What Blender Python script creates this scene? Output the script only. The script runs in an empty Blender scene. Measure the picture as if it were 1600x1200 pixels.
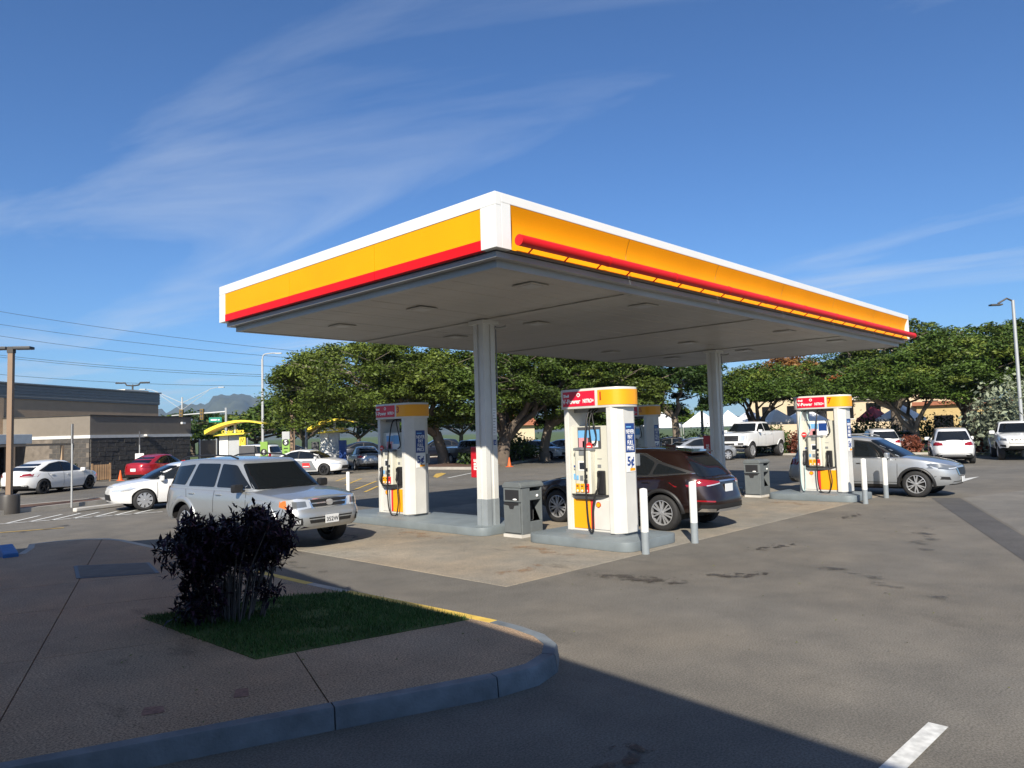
import bpy, bmesh, math, random
from mathutils import Vector, Matrix
S = bpy.context.scene
COL = S.collection
PI = math.pi
rad = math.radians
# ---------------------------------------------------------------- camera
cam_d = bpy.data.cameras.new('camera')
cam_d.sensor_width = 36.0
cam_d.lens = 25.99
cam_d.clip_start = 0.05
cam_d.clip_end = 30000
cam = bpy.data.objects.new('camera', cam_d)
COL.objects.link(cam)
cam.matrix_world = Matrix(((0.695078, -0.027027, -0.718426, 0), (-0.718373, -0.065589, -0.692559, 0),
                           (-0.028403, 0.997481, -0.065005, 2.1), (0, 0, 0, 1)))
S.camera = cam
# ---------------------------------------------------------------- sky, sun, exposure
SUN = Vector((-1.21, -0.93, 1.0)).normalized()
sun_el = math.asin(SUN.z)
W = bpy.data.worlds.new('World'); S.world = W; W.use_nodes = True
nt = W.node_tree; nt.nodes.clear()
def wn(t, **k):
    n = nt.nodes.new(t)
    for a, b in k.items(): setattr(n, a, b)
    return n
sky = wn('ShaderNodeTexSky', sky_type='NISHITA', sun_disc=False)
sky.sun_elevation = sun_el; sky.sun_rotation = math.atan2(SUN.x, SUN.y)
sky.air_density = 1.0; sky.dust_density = 0.1; sky.ozone_density = 1.6; sky.altitude = 10
tc = wn('ShaderNodeTexCoord'); sep = wn('ShaderNodeSeparateXYZ'); nt.links.new(tc.outputs['Generated'], sep.inputs[0])
zz = wn('ShaderNodeMath', operation='MAXIMUM'); zz.inputs[1].default_value = 0.03; nt.links.new(sep.outputs[2], zz.inputs[0])
dx = wn('ShaderNodeMath', operation='DIVIDE'); dy = wn('ShaderNodeMath', operation='DIVIDE')
nt.links.new(sep.outputs[0], dx.inputs[0]); nt.links.new(zz.outputs[0], dx.inputs[1])
nt.links.new(sep.outputs[1], dy.inputs[0]); nt.links.new(zz.outputs[0], dy.inputs[1])
cmb = wn('ShaderNodeCombineXYZ'); nt.links.new(dx.outputs[0], cmb.inputs[0]); nt.links.new(dy.outputs[0], cmb.inputs[1])
mp = wn('ShaderNodeMapping'); mp.inputs['Rotation'].default_value = (0, 0, 0); mp.inputs['Scale'].default_value = (1.0, 0.34, 1)
mp.inputs['Location'].default_value = (27.1, -35.7, 0)
nt.links.new(cmb.outputs[0], mp.inputs[0])
nz = wn('ShaderNodeTexNoise'); nz.inputs['Scale'].default_value = 0.75; nz.inputs['Detail'].default_value = 9; nz.inputs['Roughness'].default_value = 0.58; nz.inputs['Distortion'].default_value = 0.6
nt.links.new(mp.outputs[0], nz.inputs['Vector'])
cr = wn('ShaderNodeValToRGB'); cr.color_ramp.elements[0].position = 0.47; cr.color_ramp.elements[0].color = (0, 0, 0, 1)
cr.color_ramp.elements[1].position = 0.86; cr.color_ramp.elements[1].color = (1, 1, 1, 1)
nt.links.new(nz.outputs[0], cr.inputs[0])
nz2 = wn('ShaderNodeTexNoise'); nz2.inputs['Scale'].default_value = 0.33; nz2.inputs['Detail'].default_value = 3
nt.links.new(cmb.outputs[0], nz2.inputs['Vector'])
cm = wn('ShaderNodeMath', operation='MULTIPLY'); nt.links.new(cr.outputs[0], cm.inputs[0]); nt.links.new(nz2.outputs[0], cm.inputs[1])
cm2 = wn('ShaderNodeMath', operation='MULTIPLY'); cm2.inputs[1].default_value = 1.5; cm2.use_clamp = True; nt.links.new(cm.outputs[0], cm2.inputs[0])
tint = wn('ShaderNodeMix', data_type='RGBA', blend_type='MULTIPLY'); tint.inputs[0].default_value = 1.0
tint.inputs[7].default_value = (0.66, 1.0, 1.46, 1)
nt.links.new(sky.outputs[0], tint.inputs[6])
mx = wn('ShaderNodeMix', data_type='RGBA'); nt.links.new(cm2.outputs[0], mx.inputs[0])
nt.links.new(tint.outputs[2], mx.inputs[6]); mx.inputs[7].default_value = (8.6, 9.4, 10.4, 1)
bg = wn('ShaderNodeBackground'); bg.inputs[1].default_value = 0.056
wo = wn('ShaderNodeOutputWorld')
nt.links.new(mx.outputs[2], bg.inputs[0]); nt.links.new(bg.outputs[0], wo.inputs[0])
sd = bpy.data.lights.new('sun', 'SUN'); sd.energy = 5.0; sd.angle = rad(0.53); sd.color = (1.0, 0.92, 0.79)
so = bpy.data.objects.new('sun', sd); COL.objects.link(so)
so.rotation_euler = SUN.to_track_quat('Z', 'Y').to_euler(); so.location = (-30, -23, 40)
S.view_settings.view_transform = 'Standard'; S.view_settings.look = 'None'
S.view_settings.exposure = 0.62; S.view_settings.gamma = 1.0; S.view_settings.use_curve_mapping = False
# ---------------------------------------------------------------- helpers
M = {}
def mat(name, col, rough=0.5, metal=0.0, var=0.08, vs=3.0, bump=0.0, bs=40.0, spec=0.5, coat=0.0, emit=0.0, island=0.0, trans=0.0, detail=4, rvar=0.0):
    m = bpy.data.materials.new(name); m.use_nodes = True
    t = m.node_tree; b = t.nodes['Principled BSDF']
    b.inputs['Roughness'].default_value = rough; b.inputs['Metallic'].default_value = metal
    b.inputs['Specular IOR Level'].default_value = spec
    b.inputs['Coat Weight'].default_value = coat; b.inputs['Coat Roughness'].default_value = 0.04
    co = t.nodes.new('ShaderNodeTexCoord'); n = t.nodes.new('ShaderNodeTexNoise')
    n.inputs['Scale'].default_value = vs; n.inputs['Detail'].default_value = detail
    t.links.new(co.outputs['Object'], n.inputs['Vector'])
    r = t.nodes.new('ShaderNodeMapRange'); r.inputs[1].default_value = 0.25; r.inputs[2].default_value = 0.75
    r.inputs[3].default_value = 1 - var; r.inputs[4].default_value = 1 + var
    t.links.new(n.outputs[0], r.inputs[0])
    fac = r.outputs[0]
    if island:
        g = t.nodes.new('ShaderNodeNewGeometry'); q = t.nodes.new('ShaderNodeMapRange')
        q.inputs[3].default_value = 1 - island; q.inputs[4].default_value = 1 + island
        t.links.new(g.outputs['Random Per Island'], q.inputs[0])
        k = t.nodes.new('ShaderNodeMath'); k.operation = 'MULTIPLY'
        t.links.new(fac, k.inputs[0]); t.links.new(q.outputs[0], k.inputs[1]); fac = k.outputs[0]
    v = t.nodes.new('ShaderNodeVectorMath'); v.operation = 'SCALE'; v.inputs[0].default_value = col[:3]
    t.links.new(fac, v.inputs['Scale']); t.links.new(v.outputs[0], b.inputs['Base Color'])
    if rvar:
        rr = t.nodes.new('ShaderNodeMapRange'); rr.inputs[1].default_value = .3; rr.inputs[2].default_value = .7
        rr.inputs[3].default_value = rough - rvar; rr.inputs[4].default_value = rough + rvar
        t.links.new(n.outputs[0], rr.inputs[0]); t.links.new(rr.outputs[0], b.inputs['Roughness'])
    if bump:
        n2 = t.nodes.new('ShaderNodeTexNoise'); n2.inputs['Scale'].default_value = bs; n2.inputs['Detail'].default_value = 5
        t.links.new(co.outputs['Object'], n2.inputs['Vector'])
        bp = t.nodes.new('ShaderNodeBump'); bp.inputs['Strength'].default_value = bump; bp.inputs['Distance'].default_value = 0.02
        t.links.new(n2.outputs[0], bp.inputs['Height']); t.links.new(bp.outputs[0], b.inputs['Normal'])
    if trans:
        b.inputs['Transmission Weight'].default_value = trans
    M[name] = m
    return m
def lin(r, g, b):
    f = lambda c: (c / 255 / 12.92) if c <= 10 else ((c / 255 + .055) / 1.055) ** 2.4
    return (f(r), f(g), f(b))
class MB:
    def __init__(s): s.v = []; s.f = []
    def add(s, vs, fs):
        o = len(s.v); s.v += [tuple(p) for p in vs]; s.f += [tuple(i + o for i in f) for f in fs]; return s
    def box(s, x0, x1, y0, y1, z0, z1):
        return s.add([(x, y, z) for z in (z0, z1) for y in (y0, y1) for x in (x0, x1)],
                     [(0, 2, 3, 1), (4, 5, 7, 6), (0, 1, 5, 4), (2, 6, 7, 3), (0, 4, 6, 2), (1, 3, 7, 5)])
    def obox(s, c, sz, rz=0.0, rx=0.0, ry=0.0):
        m = Matrix.Rotation(rz, 3, 'Z') @ Matrix.Rotation(ry, 3, 'Y') @ Matrix.Rotation(rx, 3, 'X')
        b = MB().box(-sz[0] / 2, sz[0] / 2, -sz[1] / 2, sz[1] / 2, -sz[2] / 2, sz[2] / 2)
        return s.add([Vector(c) + m @ Vector(p) for p in b.v], b.f)
    def tube(s, pts, r, n=8, caps=True):
        pts = [Vector(p) for p in pts]; k = len(pts)
        rs = r if isinstance(r, (list, tuple)) else [r] * k
        o = len(s.v); up = None
        for i, p in enumerate(pts):
            d = (pts[min(i + 1, k - 1)] - pts[max(i - 1, 0)])
            d = d.normalized() if d.length > 1e-9 else Vector((0, 0, 1))
            if up is None:
                up = Vector((0, 0, 1)) if abs(d.z) < .9 else Vector((1, 0, 0))
            a = d.cross(up)
            a = a.normalized() if a.length > 1e-6 else d.orthogonal().normalized()
            b = a.cross(d).normalized(); up = b
            for j in range(n):
                t = 2 * PI * j / n
                s.v.append(tuple(p + (a * math.cos(t) + b * math.sin(t)) * rs[i]))
        for i in range(k - 1):
            for j in range(n):
                a0 = o + i * n + j; a1 = o + i * n + (j + 1) % n
                s.f.append((a0, a1, a1 + n, a0 + n))
        if caps:
            s.f.append(tuple(o + j for j in reversed(range(n)))); s.f.append(tuple(o + (k - 1) * n + j for j in range(n)))
        return s
    def lathe(s, prof, n=16, c=(0, 0, 0), axis='Z'):
        o = len(s.v)
        for r, z in prof:
            for j in range(n):
                t = 2 * PI * j / n; x, y = r * math.cos(t), r * math.sin(t)
                p = (x, y, z) if axis == 'Z' else ((z, x, y) if axis == 'X' else (y, z, x))
                s.v.append((p[0] + c[0], p[1] + c[1], p[2] + c[2]))
        for i in range(len(prof) - 1):
            for j in range(n):
                a = o + i * n + j; b = o + i * n + (j + 1) % n
                s.f.append((a, b, b + n, a + n))
        return s
    def prism(s, poly, z0, z1):
        n = len(poly); o = len(s.v)
        s.v += [(x, y, z0) for x, y in poly] + [(x, y, z1) for x, y in poly]
        s.f.append(tuple(o + i for i in reversed(range(n)))); s.f.append(tuple(o + n + i for i in range(n)))
        for i in range(n): j = (i + 1) % n; s.f.append((o + i, o + j, o + n + j, o + n + i))
        return s
    def ext(s, pts, vec):
        n = len(pts); o = len(s.v); vec = Vector(vec)
        s.v += [tuple(p) for p in pts] + [tuple(Vector(p) + vec) for p in pts]
        s.f.append(tuple(o + i for i in reversed(range(n)))); s.f.append(tuple(o + n + i for i in range(n)))
        for i in range(n): j = (i + 1) % n; s.f.append((o + i, o + j, o + n + j, o + n + i))
        return s
    def grid(s, nu, nv, fn):
        o = len(s.v)
        for i in range(nu + 1):
            for j in range(nv + 1): s.v.append(tuple(fn(i / nu, j / nv)))
        for i in range(nu):
            for j in range(nv):
                a = o + i * (nv + 1) + j; s.f.append((a, a + nv + 1, a + nv + 2, a + 1))
        return s
    def ball(s, c, r, nu=10, nv=8):
        r = r if isinstance(r, (list, tuple)) else (r, r, r)
        return s.grid(nu, nv, lambda u, v: (c[0] + r[0] * math.sin(PI * v) * math.cos(2 * PI * u), c[1] + r[1] * math.sin(PI * v) * math.sin(2 * PI * u), c[2] - r[2] * math.cos(PI * v)))
    def shift(s, d): s.v = [(p[0] + d[0], p[1] + d[1], p[2] + d[2]) for p in s.v]; return s
    def mesh(s, name, smooth=None, bevel=0.0, merge=False, seg=2):
        me = bpy.data.meshes.new(name); me.from_pydata(s.v, [], s.f)
        if bevel or merge or smooth is not None:
            bm = bmesh.new(); bm.from_mesh(me)
            if merge: bmesh.ops.remove_doubles(bm, verts=bm.verts, dist=1e-4)
            bmesh.ops.recalc_face_normals(bm, faces=bm.faces)
            if bevel:
                es = [e for e in bm.edges if len(e.link_faces) == 2 and e.calc_face_angle(0) > rad(35)]
                bmesh.ops.bevel(bm, geom=es, offset=bevel, segments=seg, profile=0.6, affect='EDGES', clamp_overlap=True)
            bm.to_mesh(me); bm.free()
        if smooth is not None:
            me.shade_smooth(); me.set_sharp_from_angle(angle=rad(smooth))
        return me
    def build(s, name, m, parent=None, smooth=None, bevel=0.0, world=False, merge=False, seg=2):
        if world and parent is not None: s.shift(tuple(-c for c in wloc(parent)))
        return link(name, s.mesh(name, smooth, bevel, merge, seg), m, parent)
def wloc(o):
    p = Vector((0, 0, 0))
    while o: p += o.location; o = o.parent
    return p
def link(name, me, m, parent=None, loc=None, rot=None):
    o = bpy.data.objects.new(name, me); COL.objects.link(o)
    if m is not None and not me.materials: me.materials.append(M[m] if isinstance(m, str) else m)
    if parent is not None: o.parent = parent
    if loc is not None: o.location = loc
    if rot is not None: o.rotation_euler = rot
    return o
def tag(o, label=None, cat=None, group=None, kind=None):
    for k, v in (('label', label), ('category', cat), ('group', group), ('kind', kind)):
        if v: o[k] = v
    return o
def thing(name, label, cat, loc=(0, 0, 0), rz=0.0, group=None):
    o = bpy.data.objects.new(name, None); COL.objects.link(o); o.empty_display_size = .2
    o.location = loc; o.rotation_euler = (0, 0, rz)
    return tag(o, label, cat, group)
def struct(name, mb, m, **k): return tag(mb.build(name, m, **k), kind='structure')
def copy_tree(o, parent=None):
    c = o.copy(); COL.objects.link(c); c.parent = parent
    for ch in list(o.children): copy_tree(ch, c)
    return c
def text(s, size, m, parent, loc, right, up, name='lettering', align='CENTER', ext=0.002, weight=0.0, sx=1.0, space=1.0):
    cu = bpy.data.curves.new(name, 'FONT'); cu.body = s; cu.size = size; cu.align_x = align; cu.align_y = 'CENTER'
    cu.extrude = ext; cu.offset = weight; cu.space_character = space; cu.resolution_u = 3; cu.space_line = .85
    ob = bpy.data.objects.new('tmp', cu); COL.objects.link(ob)
    dg = bpy.context.evaluated_depsgraph_get()
    me = bpy.data.meshes.new_from_object(ob.evaluated_get(dg)); bpy.data.objects.remove(ob)
    R_, U_ = Vector(right).normalized(), Vector(up).normalized(); N_ = R_.cross(U_)
    m4 = Matrix((R_ * sx, U_, N_)).transposed()
    for v in me.vertices: v.co = m4 @ v.co
    me.materials.clear()
    return link(name, me, m, parent, loc)
def round_poly(pts, r, n=5):
    out = []; k = len(pts)
    for i in range(k):
        p0, p, p1 = Vector(pts[i - 1]), Vector(pts[i]), Vector(pts[(i + 1) % k])
        a = (p0 - p); b = (p1 - p); rr = min(r, a.length * .45, b.length * .45)
        a = p + a.normalized() * rr; b = p + b.normalized() * rr
        for j in range(n + 1):
            t = j / n; out.append(tuple(a * (1 - t) ** 2 + p * 2 * t * (1 - t) + b * t * t))
    return out
def interp(tab, x):
    if x <= tab[0][0]: return tab[0][1]
    for (a, b), (c, d) in zip(tab, tab[1:]):
        if x <= c:
            t = (x - a) / (c - a) if c > a else 0
            return b + (d - b) * t
    return tab[-1][1]
# ---------------------------------------------------------------- materials
mat('white_paint', (.72, .72, .69), .35, var=.03, vs=1.5)
mat('white_plastic', (.60, .59, .55), .4, var=.09, vs=2.5, detail=8)
mat('cream_plastic', (.56, .55, .47), .45, var=.04, vs=6)
mat('yellow_panel', (.86, .345, .004), .5, var=.05, vs=.9, spec=.1)
mat('red_panel', (.66, .008, .012), .45, var=.05, vs=1.5, spec=.2)
mat('yellow_sign', (.86, .36, .005), .45, var=.03, vs=3)
mat('crimson_sign', (.62, .008, .035), .35, var=.03, vs=3)
mat('red_tube', (.62, .008, .010), .45, var=.05, vs=2, spec=.3)
mat('orange_digit', (.42, .03, .006), .4)
mat('soffit', (.40, .385, .35), .42, var=.13, vs=.8, detail=6)
mat('soffit_dark', (.25, .25, .25), .5, var=.1)
mat('gutter_grey', (.34, .34, .33), .45, var=.12, vs=1.2)
mat('lens_grey', (.40, .40, .38), .3, var=.05)
mat('column_white', (.62, .62, .59), .4, var=.09, vs=1.5)
mat('base_grey', (.24, .27, .29), .5, var=.08, vs=6)
mat('bin_grey', (.13, .145, .15), .55, var=.08, vs=8)
mat('bin_dark', (.02, .02, .022), .6)
mat('island_grey', (.17, .20, .215), .55, var=.16, vs=2.5, bump=.15, bs=30, detail=7)
mat('black_rubber', (.012, .012, .013), .5)
mat('black_plastic', (.02, .02, .022), .4)
mat('grey_plastic', (.18, .19, .2), .45)
mat('dark_grey', (.07, .07, .075), .5)
mat('screen', (.02, .025, .035), .15)
mat('blue_print', (.012, .05, .22), .4)
mat('sky_print', (.16, .40, .68), .4)
mat('pink_print', (.65, .28, .30), .4)
mat('red_print', (.68, .03, .03), .4)
mat('white_print', (.80, .80, .78), .4)
mat('black_print', (.02, .02, .02), .5)
mat('pale_hose', (.42, .55, .55), .45)
mat('extinguisher_red', (.50, .012, .02), .3)
mat('plate_white', (.65, .66, .66), .4, var=.05)
# cars
def paint(name, col, metal=.55, rough=.32): return mat(name, col, rough, metal, var=.02, vs=2, coat=1.0)
paint('paint_silver_blue', (.39, .41, .42), .6, .36); paint('paint_silver', (.42, .44, .46), .6, .36)
paint('paint_brown', (.016, .006, .0045), .45, .3); paint('paint_white', (.72, .72, .71), 0, .3)
paint('paint_red', (.38, .012, .02), .3, .3); paint('paint_navy', (.012, .016, .03), .3, .3)
paint('paint_black', (.012, .012, .014), .2, .3); paint('paint_grey', (.14, .15, .16), .5, .3)
mat('glass_dark', (.008, .010, .012), .03, spec=.6, var=0)
mat('glass_tint', (.006, .008, .010), .02, spec=.28, var=0)
mat('tyre', (.018, .018, .019), .75, var=.15, vs=10)
mat('rim_silver', (.50, .51, .53), .32, .6, var=.03)
mat('rim_dark', (.03, .03, .032), .4, .5)
mat('chrome', (.75, .76, .78), .12, 1.0, var=0)
mat('trim_black', (.015, .015, .016), .5)
mat('lamp_red', (.24, .005, .008), .12, spec=.7, coat=.6)
mat('lamp_clear', (.62, .64, .66), .1, .4, spec=.7, coat=1)
mat('lamp_core', (.16, .17, .18), .12, .3, coat=1)
mat('lamp_amber', (.6, .16, .02), .15, coat=.6)
mat('liner', (.008, .008, .008), .9)
# setting
mat('concrete_pad', (.30, .265, .215), .8, var=.28, vs=.9, bump=.25, bs=60, detail=9)
mat('kerb_grey', (.145, .17, .19), .75, var=.35, vs=4, bump=.3, bs=40, detail=8)
mat('kerb_plain', (.36, .34, .30), .8, var=.2, vs=2, bump=.2)
mat('kerb_yellow', (.66, .45, .09), .7, var=.25, vs=5, bump=.3, detail=8)
mat('kerb_blue', (.02, .12, .34), .6, var=.2, vs=6)
mat('line_white', (.62, .62, .59), .7, var=.3, vs=14, detail=8)
mat('line_yellow', (.55, .36, .08), .7, var=.3, vs=14, detail=8)
mat('grass', (.045, .105, .016), .7, var=.3, vs=2, island=.35)
mat('lawn', (.075, .11, .025), .9, var=.35, vs=.6, detail=8)
mat('soil', (.10, .055, .035), .95, var=.3, vs=2, bump=.3)
mat('bark', (.11, .085, .065), .9, var=.35, vs=3, bump=.8, bs=12)
mat('bark_pale', (.22, .18, .14), .9, var=.3, vs=3, bump=.6, bs=10)
def leaf(name, col, isl=.3, var=.42): return mat(name, col, .55, var=var, vs=.5, island=isl, spec=.3)
leaf('leaf_monkeypod', (.052, .082, .012)); leaf('leaf_monkeypod_light', (.066, .094, .013))
leaf('leaf_poinciana', (.054, .092, .013)); leaf('leaf_dark', (.030, .058, .011))
leaf('leaf_rust', (.21, .10, .03)); leaf('leaf_flower', (.30, .075, .025))
leaf('leaf_silver', (.21, .24, .16)); leaf('leaf_hedge', (.045, .085, .018)); leaf('leaf_olive', (.12, .13, .035))
leaf('leaf_purple', (.012, .006, .014)); leaf('leaf_plum', (.05, .016, .034)); leaf('leaf_pale', (.098, .128, .019)); leaf('leaf_croton', (.16, .05, .03)); leaf('leaf_yellowgreen', (.28, .27, .05))
mat('spray_red', (.26, .14, .10), .8, var=.4, vs=30)
mat('cover_concrete', (.13, .12, .105), .85, var=.2, vs=5)
mat('stem', (.12, .10, .09), .8, var=.2)
mat('pole_brown', (.23, .155, .10), .55, var=.08); mat('pole_dark', (.05, .045, .04), .5)
mat('pole_grey', (.42, .43, .43), .45, var=.06, metal=.3); mat('pole_white', (.42, .43, .43), .45)
mat('wall_tan', (.42, .30, .195), .8, var=.06, vs=2); mat('wall_taupe', (.19, .165, .135), .8, var=.06)
mat('metal_roof', (.20, .21, .21), .45, .3, var=.06); mat('stone_grey', (.075, .07, .065), .9, var=.35, vs=3, bump=.5, bs=8)
mat('stone_lit', (.17, .145, .12), .9, var=.3, vs=3, bump=.4, bs=8)
mat('trim_white', (.62, .62, .60), .5); mat('window_dark', (.012, .012, .013), .08, spec=.6)
mat('awning_grey', (.42, .48, .52), .5); mat('wood_gate', (.28, .18, .10), .8, var=.25, vs=3)
mat('fence_brown', (.10, .085, .07), .8); mat('cone_orange', (.75, .12, .02), .5)
mat('mcd_yellow', (.80, .62, .05), .4); mat('board_green', (.20, .36, .06), .5); mat('sign_green', (.01, .22, .15), .4)
mat('tile_orange', (.30, .11, .055), .8, var=.15, vs=4); mat('wall_cream', (.55, .45, .30), .8, var=.06); mat('wall_pale', (.62, .58, .50), .8, var=.06)
mat('wall_yellow', (.46, .34, .15), .8); mat('tent_white', (.80, .80, .80), .6); mat('tent_red', (.25, .03, .04), .6)
mat('store_wall', (.45, .42, .38), .8)
mat('wire', (.03, .03, .035), .6); mat('concrete_base', (.52, .50, .46), .8, var=.15)
mat('light_housing', (.05, .05, .05), .5); mat('signal_yellow', (.16, .10, .02), .5)
def ground_mat(name, base, warm, scale=1.0, crack=0.0, speck=.5, base_dark=.6):
    """asphalt or concrete: broad stains, medium mottling, fine aggregate"""
    m = bpy.data.materials.new(name); m.use_nodes = True; t = m.node_tree; b = t.nodes['Principled BSDF']
    b.inputs['Roughness'].default_value = .85; b.inputs['Specular IOR Level'].default_value = .3
    co = t.nodes.new('ShaderNodeTexCoord')
    def noise(sc, det, ro=.55, stretch=None):
        n = t.nodes.new('ShaderNodeTexNoise'); n.inputs['Scale'].default_value = sc; n.inputs['Detail'].default_value = det; n.inputs['Roughness'].default_value = ro
        if stretch:
            mp_ = t.nodes.new('ShaderNodeMapping'); mp_.inputs['Scale'].default_value = stretch
            t.links.new(co.outputs['Object'], mp_.inputs[0]); t.links.new(mp_.outputs[0], n.inputs['Vector'])
        else: t.links.new(co.outputs['Object'], n.inputs['Vector'])
        return n.outputs[0]
    def rng(s_, a, b_, c, d):
        r = t.nodes.new('ShaderNodeMapRange'); r.inputs[1].default_value = a; r.inputs[2].default_value = b_; r.inputs[3].default_value = c; r.inputs[4].default_value = d
        t.links.new(s_, r.inputs[0]); return r.outputs[0]
    def mul(a, b_):
        k = t.nodes.new('ShaderNodeMath'); k.operation = 'MULTIPLY'; t.links.new(a, k.inputs[0]); t.links.new(b_, k.inputs[1]); return k.outputs[0]
    big = noise(.22 * scale, 6, .6, (1, .45, 1)); med = noise(1.4 * scale, 8, .65); fine = noise(60, 4, .75); oil = noise(.9 * scale, 4, .6, (1.6, .7, 1))
    f = mul(rng(big, .3, .7, .80, 1.18), rng(med, .3, .7, .84, 1.16))
    f = mul(f, rng(fine, .4, .6, 1 - speck * .55, 1 + speck * .55))
    f = mul(f, rng(oil, .62, .74, 1.0, base_dark))
    mixn = t.nodes.new('ShaderNodeMix'); mixn.data_type = 'RGBA'
    t.links.new(rng(noise(.35 * scale, 5), .42, .68, 0, 1), mixn.inputs[0])
    mixn.inputs[6].default_value = (*base, 1); mixn.inputs[7].default_value = (*warm, 1)
    v = t.nodes.new('ShaderNodeVectorMath'); v.operation = 'SCALE'
    t.links.new(mixn.outputs[2], v.inputs[0]); t.links.new(f, v.inputs['Scale']); t.links.new(v.outputs[0], b.inputs['Base Color'])
    bp = t.nodes.new('ShaderNodeBump'); bp.inputs['Strength'].default_value = .2; bp.inputs['Distance'].default_value = .005
    t.links.new(fine, bp.inputs['Height']); t.links.new(bp.outputs[0], b.inputs['Normal'])
    M[name] = m
ground_mat('asphalt', (.148, .138, .120), (.162, .145, .119), base_dark=.84, speck=.55)
ground_mat('asphalt_dark', (.085, .083, .082), (.095, .09, .085))
ground_mat('asphalt_light', (.168, .160, .144), (.172, .160, .140), speck=.55)
ground_mat('concrete', (.245, .225, .188), (.285, .235, .172), scale=1.3, speck=.45, base_dark=.7)
ground_mat('sidewalk', (.35, .255, .17), (.37, .24, .145), scale=1.2, speck=.9)
def stain_mat(name, col, lo, hi, sc):
    m = bpy.data.materials.new(name); m.use_nodes = True; t = m.node_tree; b = t.nodes['Principled BSDF']
    b.inputs['Base Color'].default_value = (*col, 1); b.inputs['Roughness'].default_value = .6
    co = t.nodes.new('ShaderNodeTexCoord'); n = t.nodes.new('ShaderNodeTexNoise'); n.inputs['Scale'].default_value = sc; n.inputs['Detail'].default_value = 7; n.inputs['Roughness'].default_value = .62
    t.links.new(co.outputs['Object'], n.inputs['Vector'])
    d = t.nodes.new('ShaderNodeVectorMath'); d.operation = 'DISTANCE'; d.inputs[1].default_value = (.5, .5, .5); t.links.new(co.outputs['Generated'], d.inputs[0])
    f = t.nodes.new('ShaderNodeMapRange'); f.inputs[1].default_value = .66; f.inputs[2].default_value = .5; f.inputs[3].default_value = -.28; f.inputs[4].default_value = .0
    f.clamp = True; t.links.new(d.outputs['Value'], f.inputs[0])
    a = t.nodes.new('ShaderNodeMath'); a.operation = 'ADD'; t.links.new(n.outputs[0], a.inputs[0]); t.links.new(f.outputs[0], a.inputs[1])
    r = t.nodes.new('ShaderNodeMapRange'); r.inputs[1].default_value = lo; r.inputs[2].default_value = hi; r.inputs[4].default_value = .75; t.links.new(a.outputs[0], r.inputs[0])
    tr = t.nodes.new('ShaderNodeBsdfTransparent'); mx_ = t.nodes.new('ShaderNodeMixShader')
    t.links.new(r.outputs[0], mx_.inputs[0]); t.links.new(tr.outputs[0], mx_.inputs[1]); t.links.new(b.outputs[0], mx_.inputs[2])
    t.links.new(mx_.outputs[0], t.nodes['Material Output'].inputs['Surface']); M[name] = m
stain_mat('oil_stain', (.042, .034, .029), .49, .57, 6.5)
stain_mat('oil_spill', (.045, .036, .030), .40, .56, 5.0)
stain_mat('rust_stain', (.36, .22, .12), .46, .66, 3.0)
stain_mat('tyre_scuff', (.05, .047, .044), .50, .68, 2.0)
# ---------------------------------------------------------------- ground
random.seed(4)
struct('ground', MB().box(-9000, 9000, -9000, 9000, -1.0, -.05), 'lawn')
lot = struct('asphalt_lot', MB().prism([(-60, -60), (95, -60), (95, 40), (62, 66), (30, 95), (-60, 80)], -.04, 0), 'asphalt')
def sheet(name, poly, m, z=.004, parent=None):
    o = MB().add([(x, y, z) for x, y in poly], [tuple(range(len(poly)))]).build(name, m)
    return tag(o, kind='structure')
def strip(p, q, w):
    p, q = Vector(p), Vector(q); d = (q - p).normalized(); n = Vector((-d.y, d.x)) * w / 2
    return [tuple(p + n), tuple(p - n), tuple(q - n), tuple(q + n)]
sheet('asphalt_patch', [(22.68, 5.3), (22.37, 5.92), (13.0, 2.25), (6, -.6), (9, -.2), (15.8, 2.73)], 'asphalt_dark')
sheet('asphalt_apron', [(26.2, 4.2), (60, 8), (60, -20), (9.2, -2.0), (15.9, 2.72), (22.7, 5.25)], 'asphalt_light')
for ix in range(5):
    for iy in range(2):
        x0 = 7.25 + ix * 3.68; y0 = 7.2 + iy * 4.6
        tag(MB().box(x0 + .006, x0 + 3.674, y0 + .006, y0 + 4.594, -.03, .006).build('concrete_slab', 'concrete', lot, bevel=.004, seg=1))
def line(p, q, w, m, name='painted_line'): sheet(name, strip(p, q, w), m, .010)
line((5.76, 1.57), (-1.0, 1.75), .125, 'line_white')
line((5.76, -1.1), (0, -1.0), .125, 'line_white')
for a, b in [((5.03, 24.18), (6.19, 25.78)), ((5.5, 23.98), (6.71, 25.53)), ((6.0, 23.86), (7.15, 25.3)), ((6.5, 23.75), (7.6, 25.1)), ((7.0, 23.6), (8.05, 24.85)), ((7.5, 23.48), (8.55, 24.7)), ((8.0, 23.4), (9.1, 24.54))]:
    line(a, b, .1, 'line_white')
line((3.2, 24.5), (8.8, 23.27), .1, 'line_white'); line((2.5, 22.3), (5.67, 21.37), .1, 'line_yellow')
for a, b in [((18.26, 27.87), (21.37, 31.19)), ((16.89, 25.1), (20.45, 28.65)), ((16.29, 23.57), (18.4, 25.7)), ((19.64, 30.78), (22.12, 33.45))]:
    line(a, b, .12, 'line_yellow')
line((23.36, 26.94), (27.35, 29.28), .14, 'line_white'); line((25.5, 33), (31, 36), .14, 'line_white')
sheet('painted_arrow', [(23.16, 27.51), (23.78, 28.54), (25.6, 30.5), (26.3, 30.85), (25.96, 30.08)], 'line_yellow', .010)
sheet('painted_arrow', [(28.61, 7.08), (31.19, 6.63), (28.81, 6.55)], 'line_white', .010)
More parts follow.
